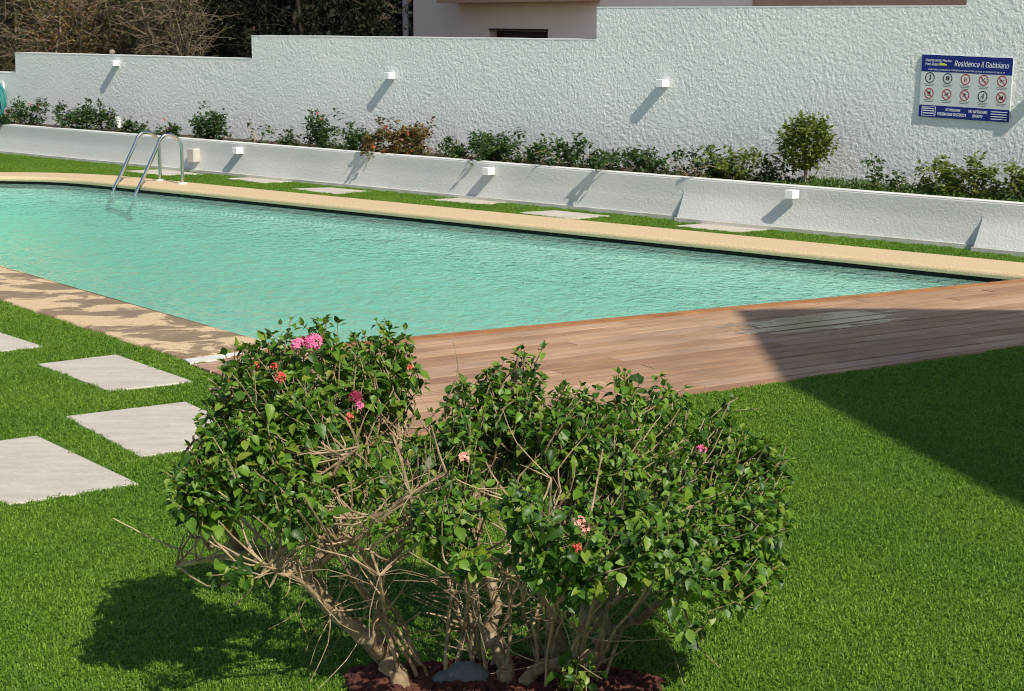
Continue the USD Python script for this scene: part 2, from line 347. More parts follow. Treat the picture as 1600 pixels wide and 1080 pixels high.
def fillet(p0, p1, p2, d, n=8):
    a = p1 + unit(p0 - p1) * d; b = p1 + unit(p2 - p1) * d
    return [a * (1 - t) ** 2 + p1 * 2 * t * (1 - t) + b * t * t for t in np.linspace(0, 1, n)]
Bl = corner + np.array([-2.6, -.10])
pool_pts = [A] + fillet(A, corner, Bl, .75) + [Bl, D_, E_]
pool = Polygon(pool_pts)
COP_W = .50
# outer edge of the far coping follows the far edge; left coping runs the near left side
far_band = LineString([A + WD * 3.0] + pool_pts[0:1] + pool_pts[1:9] + [Bl]).buffer(COP_W, join_style=1, cap_style=2)
far_cop = far_band.difference(pool)
left_line = LineString([D_ + unit(D_ - E_) * .3, E_])
left_cop = Polygon([E_, D_ + unit(D_ - E_) * .3, line_int(*left_o, D_ + unit(D_ - E_) * .3, D_ + unit(D_ - E_) * .3 + np.array([.8, .6])), g2(290, 565), g2(410, 549)])
left_cop = left_cop.buffer(0).difference(pool)
# deck
dk_far_r = deck_p[0] + unit(deck_p[1] - deck_p[0]) * 7.2
dk_near_r = deck_g[0] + unit(deck_g[1] - deck_g[0]) * 5.2
dk_near_l = line_int(*left_o, *deck_g)
deck_poly = Polygon([E_, dk_far_r, dk_near_r, dk_near_l, g2(300, 573), g2(330, 569), g2(420, 549)]).buffer(0).difference(pool).difference(left_cop.buffer(.004))
far_cop = far_cop.difference(deck_poly.buffer(.004))
if hasattr(far_cop, 'geoms'): far_cop = max(far_cop.geoms, key=lambda p: p.area)
if hasattr(deck_poly, 'geoms'): deck_poly = max(deck_poly.geoms, key=lambda p: p.area)
trim_poly = Polygon([g2(285, 563.5), g2(420, 548), g2(422, 551.5), g2(297, 571)]).buffer(0).difference(left_cop.buffer(.003)).difference(deck_poly.buffer(.003)).difference(pool)

# ------------------------------------------------------------------ ground, lawn
wall_back = [LOW0[:2] - WD * 30 - WN * .05, LOW0[:2] + WD * 40 - WN * .05]
site = Polygon([wall_back[0], wall_back[1], wall_back[1] + WN * 60, wall_back[0] + WN * 60])
solids = unary_union([pool, far_cop, left_cop, deck_poly, trim_poly])
bed_c = gnd(768, 1080)[:2]
th = np.linspace(0, 2 * math.pi, 40, endpoint=False)
bed = Polygon([bed_c + np.array([.40 * math.cos(t) * (1 + .10 * math.sin(3 * t + 1)), .19 * math.sin(t) * (1 + .14 * math.cos(5 * t))]) for t in th])
lawn_poly = site.difference(solids.buffer(-.01)).difference(bed)
tag(obj('lawn', sheet(lawn_poly, 0.0), 'turf_base'), kind='structure', label='flat green lawn of artificial turf around the pool')
tag(obj('planting_bed', sheet(bed.buffer(.02), -.012), 'soil'), kind='structure', label='oval bed of bare soil under the big shrub')
world = Polygon([(-400, -200), (400, -200), (400, 600), (-400, 600)])
tag(obj('ground', sheet(world.difference(site), -.004), 'earth'), kind='structure', label='dry earth beyond the garden walls')

# slabs
quads = [
 ('first pale stone slab from the left edge, cut by the frame beside the pool coping', [(-75, 527), (0, 519), (68, 543), (0, 551.5)], (gnd(-100, 522), None)),
]
def slab(corners, label, group):
    pts = [g2(*c) for c in corners]
    poly = Polygon(pts); c = np.array(poly.centroid.coords[0])
    m = prism(poly.buffer(-.006).buffer(.006, join_style=1), -.03, .016)
    p = tag(obj('stepping_slab', m, 'stone_slab'), label, 'paving slab', group)
    return poly
def para(a, b, c): a, b, c = map(np.array, (a, b, c)); return a + c - b
slab_polys = []
nearg, farg = 'stone slabs in the near lawn', 'stone slabs along the low wall'
def wquad(p, q, L, side):                       # slab from one ground edge p->q, length L along the walk direction
    p, q = np.asarray(p), np.asarray(q); e = unit(q - p); nrm = np.array([-e[1], e[0]]) * side
    return [p, q, q + nrm * L, p + nrm * L]
def slab_pts(pts, label, group, name='stepping_slab'):
    poly = Polygon(pts)
    if not poly.exterior.is_ccw: poly = Polygon(list(poly.exterior.coords)[::-1])
    top = poly.buffer(-.005)
    m = cat([prism(poly, -.03, .010), ])
    v = np.vstack([np.c_[np.array(poly.exterior.coords)[:4], np.full(4, -.03)], np.c_[np.array(poly.exterior.coords)[:4], np.full(4, .005)], np.c_[np.array(top.exterior.coords)[:4], np.full(4, .008)]])
    m = trimesh.convex.convex_hull(v)
    tag(obj(name, m, 'stone_slab'), label, 'paving slab', group)
    slab_polys.append(poly)
slab_pts([g2(59, 571), g2(182, 556), g2(302, 598), g2(172, 613)], 'pale stone slab nearest the pool coping, whole and clear of the shrub', nearg)
slab_pts(wquad(g2(102, 653), g2(290, 630), .86, -1), 'pale stone slab half hidden behind the left of the big shrub', nearg)
slab_pts(wquad(g2(58, 683), g2(217, 758), .50, -1), 'largest pale stone slab at the left edge, nearest the camera', nearg)
slab_pts(wquad(g2(-80, 495.5), g2(68, 543), .42, -1), 'pale stone slab cut by the left edge, just below the stained coping', nearg)
for q, lab in [([(194, 268), (256, 265.6), (317, 273), (256, 275)], 'farthest stone slab, seen behind the pool ladder'),
               ([(351, 279.5), (412, 278), (474, 284.5), (412, 287)], 'stone slab just right of the pool ladder, second farthest'),
               ([(454, 296), (516, 294), (580, 300), (523, 304)], 'stone slab third farthest, on the pool side of the far lawn'),
               ([(670, 313), (729, 310), (805, 317), (753, 320.6)], 'stone slab below the wall lamp in the middle of the far lawn'),
               ([(810, 333), (867, 330), (953, 338.5), (891, 343.6)], 'stone slab in the far lawn, second from the right'),
               ([(1053, 354), (1108, 350), (1207, 359.5), (1155, 364.5)], 'rightmost stone slab in the far lawn, close to the coping')]:
    slab_pts([g2(*c) for c in q], lab, farg)

# ------------------------------------------------------------------ swimming pool
WATER_Z = -.064; 
sp = thing('swimming_pool', 'turquoise swimming pool with sand coloured coping', 'swimming pool')
def basin():
    co = np.array(pool.exterior.coords)[:-1]
    def depth(p):
        t = np.dot(p - E_, unit(left_i[0] - left_i[1])); return WATER_Z - .15 - .085 * np.clip(t + 1.0, 0, 9)
    V, Fc = [], []
    ring = pool.exterior
    x0, y0, x1, y1 = pool.bounds; st_ = .05
    xs, ys = np.arange(x0 - .2, x1 + .2, st_), np.arange(y0 - .2, y1 + .2, st_)
    gx, gy = np.meshgrid(xs, ys, indexing='ij'); P2 = np.c_[gx.ravel(), gy.ravel()]
    dist = shapely.distance(shapely.points(P2), ring); ins = shapely.contains(pool, shapely.points(P2))
    full = WATER_Z - np.array([depth(p) for p in P2])
    zz = WATER_Z - np.where(ins, .09 + (full - .09) * (1 - np.exp(-dist / .55)), .09)
    nx_, ny_ = len(xs), len(ys); idx = np.arange(nx_ * ny_).reshape(nx_, ny_)
    a_, b_, c_, d_ = idx[:-1, :-1].ravel(), idx[1:, :-1].ravel(), idx[1:, 1:].ravel(), idx[:-1, 1:].ravel()
    near = ins | (dist < .2); ok = near[a_] & near[b_] & near[c_] & near[d_]
    fl = trimesh.Trimesh(np.c_[P2, zz], np.vstack([np.c_[a_, b_, c_][ok], np.c_[a_, c_, d_][ok]]), process=False)
    n = len(co); W = np.vstack([np.c_[co, np.full(n, WATER_Z - .12)], np.c_[co, np.full(n, -.11)]])
    ff = []
    for i in range(n):
        j = (i + 1) % n; ff += [[i, j, n + j], [i, n + j, n + i]]
    wl = trimesh.Trimesh(W, ff, process=False)
    return cat([fl, wl])
obj('basin', basin(), 'basin_paint', sp)
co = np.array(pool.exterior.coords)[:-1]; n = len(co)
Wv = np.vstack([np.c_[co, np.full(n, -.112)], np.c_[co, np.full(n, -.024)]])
obj('coping_shade_band', trimesh.Trimesh(Wv, [f for i in range(n) for f in ([i, (i + 1) % n, n + (i + 1) % n], [i, n + (i + 1) % n, n + i])], process=False), 'dark_band', sp)  # waterline strip: shade under the coping painted in as near black
def coping_mesh(poly, z1=.02, z0=-.034, r=.025, over=.045):
    """slab with a bullnose: stacked offset rings, hulled by linking equal-length rings"""
    layers = []
    for a in np.linspace(0, math.pi, 7):
        layers.append((r * (math.sin(a) - 1), z1 - (z1 - z0) * (1 - math.cos(a)) / 2))
    base = poly.buffer(over, join_style=2) if over else poly
    ms = []
    rings = []
    co_ = np.array(shapely.geometry.polygon.orient(base, 1).exterior.coords)[:-1]
    nn = len(co_)
    nx, pv = np.roll(co_, -1, 0), np.roll(co_, 1, 0)
    e1 = (co_ - pv) / np.linalg.norm(co_ - pv, axis=1)[:, None]; e2 = (nx - co_) / np.linalg.norm(nx - co_, axis=1)[:, None]
    nm = np.c_[e1[:, 1] + e2[:, 1], -(e1[:, 0] + e2[:, 0])]; nm /= np.linalg.norm(nm, axis=1)[:, None]
    k = 1 / np.maximum(np.sum(nm * np.c_[e1[:, 1], -e1[:, 0]], 1), .4)
    V = np.vstack([np.c_[co_ + nm * (o * k)[:, None], np.full(nn, z)] for o, z in layers])
    F = []
    for i in range(len(layers) - 1):
        for a in range(nn):
            b = (a + 1) % nn; p, q, r_, s = i * nn + a, i * nn + b, (i + 1) * nn + b, (i + 1) * nn + a
            F += [[p, s, r_], [p, r_, q]]
    m = trimesh.Trimesh(V, F, process=False)
    top = sheet(Polygon(V[:nn, :2]), z1)
    return cat([m, top])
over_pool = .04
far_cop_o = far_cop.union(far_cop.buffer(over_pool).intersection(pool)).buffer(.003).buffer(-.003).difference(deck_poly.buffer(.006))
far_cop_o = max(far_cop_o.geoms, key=lambda p: p.area) if hasattr(far_cop_o, 'geoms') else far_cop_o
left_cop_o = left_cop.union(left_cop.buffer(.02).intersection(pool)).buffer(.003).buffer(-.003).difference(deck_poly.buffer(.006))
left_cop_o = max(left_cop_o.geoms, key=lambda p: p.area) if hasattr(left_cop_o, 'geoms') else left_cop_o
tag(obj('coping', coping_mesh(Polygon(far_cop_o.simplify(.004).exterior), over=0), 'coping_clean', sp, smooth=35), label='dry sand coloured coping along the far side')
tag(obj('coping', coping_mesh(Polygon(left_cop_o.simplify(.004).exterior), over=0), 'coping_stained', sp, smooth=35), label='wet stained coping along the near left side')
wp = pool.buffer(.012)
water = prism(wp, -1.2, WATER_Z)
tag(obj('pool_water', water, 'pool_water_look'), kind='structure', label='rippled turquoise pool water')

# ------------------------------------------------------------------ timber deck
dk = thing('timber_deck', 'reddish timber deck between the pool and the right lawn, wet in the shade', 'deck')
BW, GAP = .122, .017
umin = min(np.dot(np.array(p), DU) for p in deck_poly.exterior.coords); umax = max(np.dot(np.array(p), DU) for p in deck_poly.exterior.coords)
vmin = min(np.dot(np.array(p), DV) for p in deck_poly.exterior.coords); vmax = max(np.dot(np.array(p), DV) for p in deck_poly.exterior.coords)
edge_strip = LineString([deck_p[0] - unit(deck_p[1] - deck_p[0]) * 3, dk_far_r]).buffer(.085, cap_style=2).intersection(deck_poly)
inner_deck = deck_poly.difference(edge_strip.buffer(.004))
obj('sub_frame', prism(deck_poly.buffer(-.01), -.10, -.012), 'dark_band', dk)
r2 = np.random.default_rng(11)
v = vmin; row = 0
while v < vmax:
    u = umin - r2.uniform(0, 1.6)
    while u < umax:
        L = r2.choice([1.4, 1.9, 2.4])
        c = [DU * a + DV * b for a, b in ((u + .002, v), (u + L - .002, v), (u + L - .002, v + BW - GAP), (u + .002, v + BW - GAP))]
        pl = Polygon(c).intersection(inner_deck)
        if hasattr(pl, 'geoms'): pl = max(pl.geoms, key=lambda p: p.area) if len(pl.geoms) else Polygon()
        if not pl.is_empty and pl.area > .003 and pl.geom_type == 'Polygon':
            dz = r2.uniform(-.0015, .0015)
            m = prism(pl.simplify(.001), -.012 + .001, .012 + dz)
            obj('plank', m, f'deck_wood_{"abcde"[r2.integers(5)]}', dk)
        u += L
    v += BW
es = edge_strip if not hasattr(edge_strip, 'geoms') else max(edge_strip.geoms, key=lambda p: p.area)
ed = unit(deck_p[1] - deck_p[0]); ue = sorted(np.dot(np.array(p), ed) for p in es.exterior.coords)
u = ue[0]
ev = np.array([-ed[1], ed[0]])
k0 = np.dot(deck_p[0], ev)
while u < ue[-1]:
    c = [ed * a + ev * b for a, b in ((u + .002, k0 - 1), (u + 2.198, k0 - 1), (u + 2.198, k0 + 1), (u + .002, k0 + 1))]
    pl = Polygon(c).intersection(es)
    if pl.area > .004 and pl.geom_type == 'Polygon': tag(obj('edge_board', prism(pl, -.09, .016), 'edge_wood', dk), label='wet orange edge board along the water')
    u += 2.2
if not trim_poly.is_empty: tag(obj('trim_strip', prism(trim_poly, -.05, .014), 'white_trim'), 'short white strip between the stained coping and the deck', 'edging strip')

# ------------------------------------------------------------------ low planter wall
low_top = float(np.mean([zon(0, 193.3, LOW0), zon(1060, 278.5, LOW0), zon(1590, 321, LOW0)]))
t1, t2 = along(1068, 340, LOW0), along(1533, 389, LOW0)
lw = thing('planter_wall', 'low white rendered planter wall behind the far lawn', 'wall')
def low_section(ta, tb, pl, pr):
    """flush at the top; the foot swells out by pl at the left end and pr at the right end"""
    zs = np.linspace(low_top - .008, 0, 9)
    f_ = [max(0, (.66 - z / low_top) / .66) ** 1.1 for z in zs]
    ring = lambda p: [(-.12, 0), (-.12, low_top), (-.010, low_top)] + [(p * a, z) for a, z in zip(f_, zs)]
    V = [LOW0 + WD3 * t + WN3 * a + Z3 * b for t, p in ((ta, pl), (tb, pr)) for a, b in ring(p)]
    n = len(ring(0)); F = []
    for i in range(n):
        k = (i + 1) % n; F += [[i, k, n + k], [i, n + k, n + i]]
    for o, p in ((0, pl), (n, pr)):
        c = len(V); V.append(LOW0 + WD3 * (ta if o == 0 else tb) - WN3 * .05 + Z3 * low_top * .5)
        for i in range(n): F.append([o + (i + 1) % n, o + i, c] if o == 0 else [o + i, o + (i + 1) % n, c])
    m = trimesh.Trimesh(V, F, process=False)
    if m.volume < 0: m.invert()
    return m
secs = [(-8.0, t1, .09, 0), (t1, t2, .105, .0), (t2, t2 + 9, .13, .0)]
for ta, tb, pl, pr in secs:
    obj('wall_section', low_section(ta, tb, pl, pr), 'fine_stucco', lw, smooth=35)
    pd = unit(WD3 * (tb - ta) + WN3 * (pr - pl)); pn = np.array([pd[1], -pd[0], 0]); pn = pn if np.dot(pn, WN3) > 0 else -pn
    obj('plinth', box_uvw(LOW0 + WD3 * (ta + .001) + WN3 * (pl - .006), pd, pn, Z3, tb - ta - .002, .030, .035), 'plinth_render', lw)
    obj('capping', box_uvw(LOW0 + WD3 * (ta + .001) - WN3 * .118 + Z3 * (low_top - .001), WD3, WN3, Z3, tb - ta - .002, .114, .006), 'white_paint', lw)
# tall stepped wall
def rough_face(ta, tb, za, zb, step=.008):
    nx_, nz_ = int((tb - ta) / step) + 1, int((zb - za) / step) + 1
    X, Z = np.meshgrid(np.linspace(ta, tb, nx_), np.linspace(za, zb, nz_), indexing='ij'); Q = np.c_[X.ravel(), Z.ravel(), np.zeros(X.size)]
    hgt = np.zeros(len(Q)); tot = np.full(len(Q), 1e-6)
    warp = np.c_[meshkit.noise(Q * 3.1, 5), meshkit.noise(Q * 3.1, 6), np.zeros(len(Q))] * .22
    for k_ in range(5):                            # trowel strokes in five directions, each dominating its own patches
        a_ = k_ * math.pi / 5 + .3; R_ = np.c_[(Q[:, 0] + warp[:, 0]) * math.cos(a_) + (Q[:, 1] + warp[:, 1]) * math.sin(a_), -(Q[:, 0] + warp[:, 0]) * math.sin(a_) + (Q[:, 1] + warp[:, 1]) * math.cos(a_), np.zeros(len(Q))]
        w_ = np.clip(meshkit.noise(Q * 5.6 + k_ * 7.7, 20 + k_) - .42, 0, 1) ** 1.5
        rdg = 1 - np.abs(2 * meshkit.noise(R_ * [20, 54, 1] + k_ * 3.1, 40 + k_) - 1)
        hgt += w_ * rdg ** 2.2; tot += w_
    hgt = hgt / tot * np.clip(tot / .02, 0, 1)
    grain = meshkit.fbm(Q * 66, 2, 77)
    d_ = .0036 * hgt + .0050 * grain - .0045
    P_ = (UP0 + WD3 * Q[:, :1] + Z3 * Q[:, 1:2]) + WN3 * d_[:, None]
    idx = np.arange(nx_ * nz_).reshape(nx_, nz_); a_, b_, c_, e_ = idx[:-1, :-1].ravel(), idx[1:, :-1].ravel(), idx[1:, 1:].ravel(), idx[:-1, 1:].ravel()
    m_ = trimesh.Trimesh(P_, np.vstack([np.c_[a_, b_, c_], np.c_[a_, c_, e_]]), process=False)
    if np.dot(m_.face_normals[:200].mean(0), WN3) < 0: m_.invert()
    return m_
steps = [(-999, 22, [(8, 114.5)]), (22, 393, [(30, 84), (385, 92.5)]), (393, 932, [(400, 57.2), (925, 62.5)]), (932, 1508, [(940, 13), (1500, 10)]), (1508, 2600, None)]
bw = thing('boundary_wall', 'tall white roughly rendered wall, its top stepping up to the right', 'wall')
tops = []
for xa, xb, pts in steps:
    ta = -9.0 if xa < -900 else along(xa, 60, UP0); tb = along(xb, 60, UP0) if xb < 2000 else along(1508, 5, UP0) + 9
    zt = float(np.mean([zon(*p, UP0) for p in pts])) if pts else tops[-1][2] + .30
    tops.append((ta, tb, zt))
    m = box_uvw(UP0 + WD3 * ta - WN3 * .22, WD3, WN3, Z3, tb - ta, .21, zt)
    va, vb = max(ta, -1.6), min(tb, 16.5)          # hand thrown render in real relief where it can be seen
    if vb > va: m = cat([m, rough_face(va, vb, .25, zt)])
    obj('wall_section', m, 'rough_stucco', bw, smooth=True if vb > va else False)
    obj('capping', box_uvw(UP0 + WD3 * (ta + .001) - WN3 * .221 + Z3 * (zt - .001), WD3, WN3, Z3, tb - ta - .002, .223, .012), 'white_paint', bw)
# soil between them
soil_z = low_top - .045
sl = Polygon([(LOW0 + WD3 * a - WN3 * b)[:2] for a, b in ((-9, .11), (t2 + 10, .11), (t2 + 10, UPOFF + .01), (-9, UPOFF + .01))])
tag(obj('planter_soil', sheet(sl, soil_z), 'soil'), kind='structure', label='brown soil of the raised planter')

# ------------------------------------------------------------------ wall lamps, boxes
def wall_lamp(px, py, p0, label):
    c = onpl(px, py, p0, WN3)
    t = thing('wall_lamp', label, 'lamp', c, 'white cube lamps on the walls')
    b = bevel_box(.080, .090, .070, .004)
    obj('lamp_body', frame(b, WN3 * .048, WD3, WN3, Z3), 'lamp_white', t)
    obj('mounting_plate', frame(bevel_box(.06, .006, .055, .001), WN3 * .002, WD3, WN3, Z3), 'pipe_grey', t)
    lens = frame(bevel_box(.06, .055, .004, .001), WN3 * .042 - Z3 * .0365, WD3, WN3, Z3)
    obj('lens', lens, 'sign_grey', t)
for px, py, lab in [(184, 99, 'leftmost white cube lamp high on the tall wall'), (614, 118.5, 'white cube lamp high in the middle of the tall wall'),
                    (1040, 130, 'white cube lamp on the tall wall left of the sign'), (1632, 138, 'white cube lamp right of the sign, just outside the frame')]:
    wall_lamp(px, py, UP0, lab)
for px, py, dp, lab in [(377, 235, 0, 'leftmost white cube lamp on the low planter wall, near the ladder'), (769, 267, 0, 'middle white cube lamp on the low planter wall'), (1243, 303, .02, 'rightmost white cube lamp on the low planter wall')]:
    wall_lamp(px, py, LOW0 + WN3 * dp, lab)
# service box on the low wall
c = onpl(308, 242.5, LOW0, WN3)
sb = thing('service_box', 'beige square service box on the low wall beside the ladder', 'box', c)
obj('housing', frame(bevel_box(.135, .09, .155, .012), WN3 * .043, WD3, WN3, Z3), 'box_beige', sb)
obj('lid', frame(bevel_box(.122, .01, .142, .004), WN3 * .090, WD3, WN3, Z3), 'box_beige', sb)
c = onpl(184, 192, UP0, WN3)
so = thing('wall_socket', 'small white socket low on the tall wall beside the planter shrubs', 'socket', c)
obj('socket_body', frame(bevel_box(.125, .03, .125, .006), WN3 * .015, WD3, WN3, Z3), 'lamp_white', so)
obj('socket_flap', frame(bevel_box(.09, .008, .085, .003), WN3 * .033, WD3, WN3, Z3), 'white_paint', so)

# ------------------------------------------------------------------ garden hose at the far left
hc = onpl(2, 133, UP0, WN3)
hh = thing('hose_holder', 'white hose bracket on the tall wall at the left edge', 'bracket', hc)
obj('back_plate', frame(bevel_box(.16, .02, .10, .004), WN3 * .011, WD3, WN3, Z3), 'lamp_white', hh)
obj('arm', frame(bevel_box(.14, .16, .03, .006), WN3 * .09 - Z3 * .02, WD3, WN3, Z3), 'lamp_white', hh)
hz = thing('garden_hose', 'teal garden hose hanging in loops at the left edge', 'hose', hc)
lp = []
r3 = np.random.default_rng(3)
for k in range(6):
    w = .15 + .02 * k + r3.uniform(-.01, .01); h = .30 + .05 * k + r3.uniform(-.02, .02); off = .03 + .024 * k
    a = np.linspace(0, 2 * math.pi, 26)
    pts = [WD3 * (w * math.sin(t) * (1 - .25 * math.cos(t))) + WN3 * off + Z3 * (-(h / 2) * (1 - math.cos(t)) + .012) for t in a]
    obj('loop', tube(pts, .011, 7), 'hose_teal', hz, smooth=True)
tailp = spline([WD3 * .12 + WN3 * .12 - Z3 * .15, WD3 * .21 + WN3 * .15 - Z3 * .34, WD3 * .25 + WN3 * .17 - Z3 * .52, WD3 * .22 + WN3 * .18 - Z3 * .9], 16)
obj('hose_end', tube(tailp, .011, 7), 'hose_teal', hz, smooth=True)

# ------------------------------------------------------------------ sign
stl, str_, sbr, sbl = [onpl(*p, UP0 + WN3 * .014, WN3) for p in ((1441, 84), (1584, 88), (1572, 188), (1430, 182))]
SW = float(np.dot(str_ - stl, WD3)); SHt = float((stl - sbl)[2] + (str_ - sbr)[2]) / 2
top_c = (stl + str_) / 2
tilt = .003
org = stl * .5 + (str_ - WD3 * SW) * .5 - WD3 * .0
org = np.array([*(top_c - WD3 * SW / 2)[:2], (stl[2] + str_[2]) / 2])
SU = unit(WD3 - Z3 * .022)
SV = unit(-Z3 + WN3 * (tilt / SHt) - SU * np.dot(-Z3, SU)); SNn = unit(np.cross(SV, SU)); SNn = SNn if np.dot(SNn, WN3) > 0 else -SNn
sg = thing('pool_rules_sign', 'blue and white pool rules sign hung on the tall wall', 'sign', org)
def sgn(name, m, mat, parent=None, lab=None):
    p = obj(name, frame(m, np.zeros(3), SU, -SV, SNn), mat, parent or sg)
    return p
def rect(x0, y0, x1, y1, z0=.0, z1=.004):       # fractions of the sign, y downward
    m = trimesh.creation.box([(x1 - x0) * SW, (y1 - y0) * SHt, z1 - z0]); m.apply_translation([(x0 + x1) / 2 * SW, -(y0 + y1) / 2 * SHt, (z0 + z1) / 2]); return m
board = bevel_box(SW, SHt, .012, .002); board.apply_translation([SW / 2, -SHt / 2, -.006])
sgn('board', board, 'sign_white')
sgn('header_band', rect(.002, .002, .998, .268, 0, .0015), 'sign_blue')
sgn('footer_band', rect(.002, .805, .998, .998, 0, .0015), 'sign_blue')
def text(s, x0, yb, wfrac, hfrac, mat, name='lettering', shear=0, bold=False, z=.0018):
    m = meshkit.text_mesh(s, 1.0, .0006, bold)
    b = m.bounds; m.apply_translation([-b[0][0], 0, 0]); w = b[1][0] - b[0][0]
    m.apply_scale([wfrac * SW / w, hfrac * SHt, 1])
    if shear: m.vertices[:, 0] += shear * m.vertices[:, 1]
    m.apply_translation([x0 * SW, -yb * SHt, z]); sgn(name, m, mat)
text('Residence il Gabbiano', .372, .165, .585, .085, 'sign_text_white', shear=.12)
text('Regolamento Piscina', .045, .105, .285, .040, 'sign_text_white', shear=.18)
text('Pool Rules', .045, .170, .145, .042, 'sign_text_white', shear=.18)
text("L'USO DELLA PISCINA E CONSENTITO DALLE ORE 10 ALLE 13 E DALLE 15 ALLE 19", .08, .245, .84, .022, 'sign_text_white')
sgn('emblem', cat([rect(.195, .150, .285, .165, .0015, .0026)] + [frame(trimesh.creation.icosphere(1, 1.0), np.array([x * SW, -y * SHt, .0015]), np.array([rx * SW, 0, 0]), np.array([0, ry * SHt, 0]), np.array([0, 0, .001])) for x, y, rx, ry in ((.215, .135, .016, .014), (.245, .140, .020, .013), (.268, .148, .018, .010), (.225, .155, .03, .010))]), 'sign_yellow')
def ring(cx, cy, r, w):
    p = Point(0, 0).buffer(r, 20).difference(Point(0, 0).buffer(r - w, 20)); m = trimesh.creation.extrude_polygon(p, .0008, engine='earcut'); m.apply_translation([cx * SW, -cy * SHt, .0004]); return m
def shape(polys, cx, cy, s):
    m = cat([trimesh.creation.extrude_polygon(p, .0006, engine='earcut') for p in polys]); m.apply_scale([s, s, 1]); m.apply_translation([cx * SW, -cy * SHt, .0004]); return m
B_ = lambda x, y, r: Point(x, y).buffer(r, 8)
Ln = lambda *p, w=.12: LineString(p).buffer(w)
icons = [[Ln((0, .6), (.12, -.1)), B_(.05, -.35, .22), Ln((.1, .55), (.35, .5), w=.07)],
         [Polygon([(-.45, .4), (-.1, .4), (-.1, -.45), (-.45, -.45)]), Polygon([(.1, .4), (.45, .4), (.45, -.45), (.1, -.45)]), Ln((-.3, .5), (.3, .5), w=.05)],
         [B_(-.15, .35, .12), Ln((-.15, .2), (-.2, -.45)), B_(.25, .1, .1), Ln((.25, 0), (.22, -.45), w=.1)],
         [Ln((-.45, .4), (.3, -.35), w=.1), Ln((.3, .45), (-.3, -.2), w=.08), B_(.4, -.45, .2)],
         [Ln((-.5, .1), (.1, .05), w=.09), Ln((.2, .1), (.5, .25), w=.07), B_(-.3, -.2, .12)],
         [Polygon([(-.4, .4), (.3, .5), (.45, 0), (0, -.2), (-.45, -.1)]), Ln((-.4, -.45), (.4, -.45), w=.08)],
         [Ln((-.4, -.2), (.1, .0), w=.14), B_(.28, .2, .18), Ln((-.2, .25), (0, .1), w=.07)],
         [B_(.1, .45, .12), Ln((.05, .3), (-.05, -.05)), Ln((-.05, -.05), (.35, -.4), w=.09), Ln((-.05, -.05), (-.4, -.3), w=.09), Ln((-.4, .2), (.35, .15), w=.07)],
         [B_(.15, .5, .12), Ln((.15, .35), (.12, -.5)), Ln((.15, .2), (-.35, -.1), w=.06), B_(-.35, -.35, .14)],
         [B_(-.25, -.1, .26), Polygon([(.05, -.4), (.2, .45), (.5, .3), (.5, -.4)]), Ln((-.5, -.4), (.5, -.4), w=.08)]]
cap_lines = [2, 2, 3, 2, 2, 2, 2, 2, 3, 2]
for i in range(10):
    r_, c_ = divmod(i, 5); cx = .105 + c_ * .198 ; cy = .365 + r_ * .252; R = .052 * SW
    ic = 'sign_ink' if i not in (2,) else 'sign_red'
    red = i not in (0, 1, 8)
    pr = sgn('pictogram', shape(icons[i], cx, cy, R * .8), ic)
    rg = obj('ring', frame(ring(cx, cy, R, R * .16), np.zeros(3), SU, -SV, SNn), 'sign_red' if red else 'sign_ink', pr)
    if i in (3, 4, 5, 6, 7, 9):
        b = trimesh.creation.box([R * 1.75, R * .15, .0007]); b.apply_transform(trimesh.transformations.rotation_matrix(-math.pi / 4, [0, 0, 1])); b.apply_translation([cx * SW, -cy * SHt, .0011])
        obj('slash', frame(b, np.zeros(3), SU, -SV, SNn), 'sign_red', pr)
    ws = [.058, .046, .06]
    cap = cat([rect(cx - ws[k] * (1 if k < 2 else .6), cy + .098 + k * .026, cx + ws[k] * (1 if k < 2 else .6), cy + .108 + k * .026, .0, .0007) for k in range(cap_lines[i])])
    sgn('caption', cap, 'sign_grey')
text('ATTENZIONE', .30, .880, .165, .036, 'sign_text_white', bold=True)
text('PISCINA NON CUSTODITA', .215, .955, .32, .044, 'sign_text_white', bold=True)
text('NO LIFEGUARD', .56, .885, .20, .040, 'sign_text_white', bold=True)
text('ON DUTY', .60, .955, .115, .042, 'sign_text_white', bold=True)
for k in range(4): sgn('small_text_line', rect(.80, .84 + k * .038, .975, .852 + k * .038, .0015, .0022), 'sign_text_white')
fr_ = cat([rect(.035, .825, .19, .832, .0015, .0022), rect(.035, .968, .19, .975, .0015, .0022), rect(.035, .832, .041, .968, .0015, .0022), rect(.184, .832, .19, .968, .0015, .0022)] + [rect(.05, y, .175, y + .016, .0015, .0022) for y in (.85, .885, .925)])
sgn('footer_logo', fr_, 'sign_text_white')

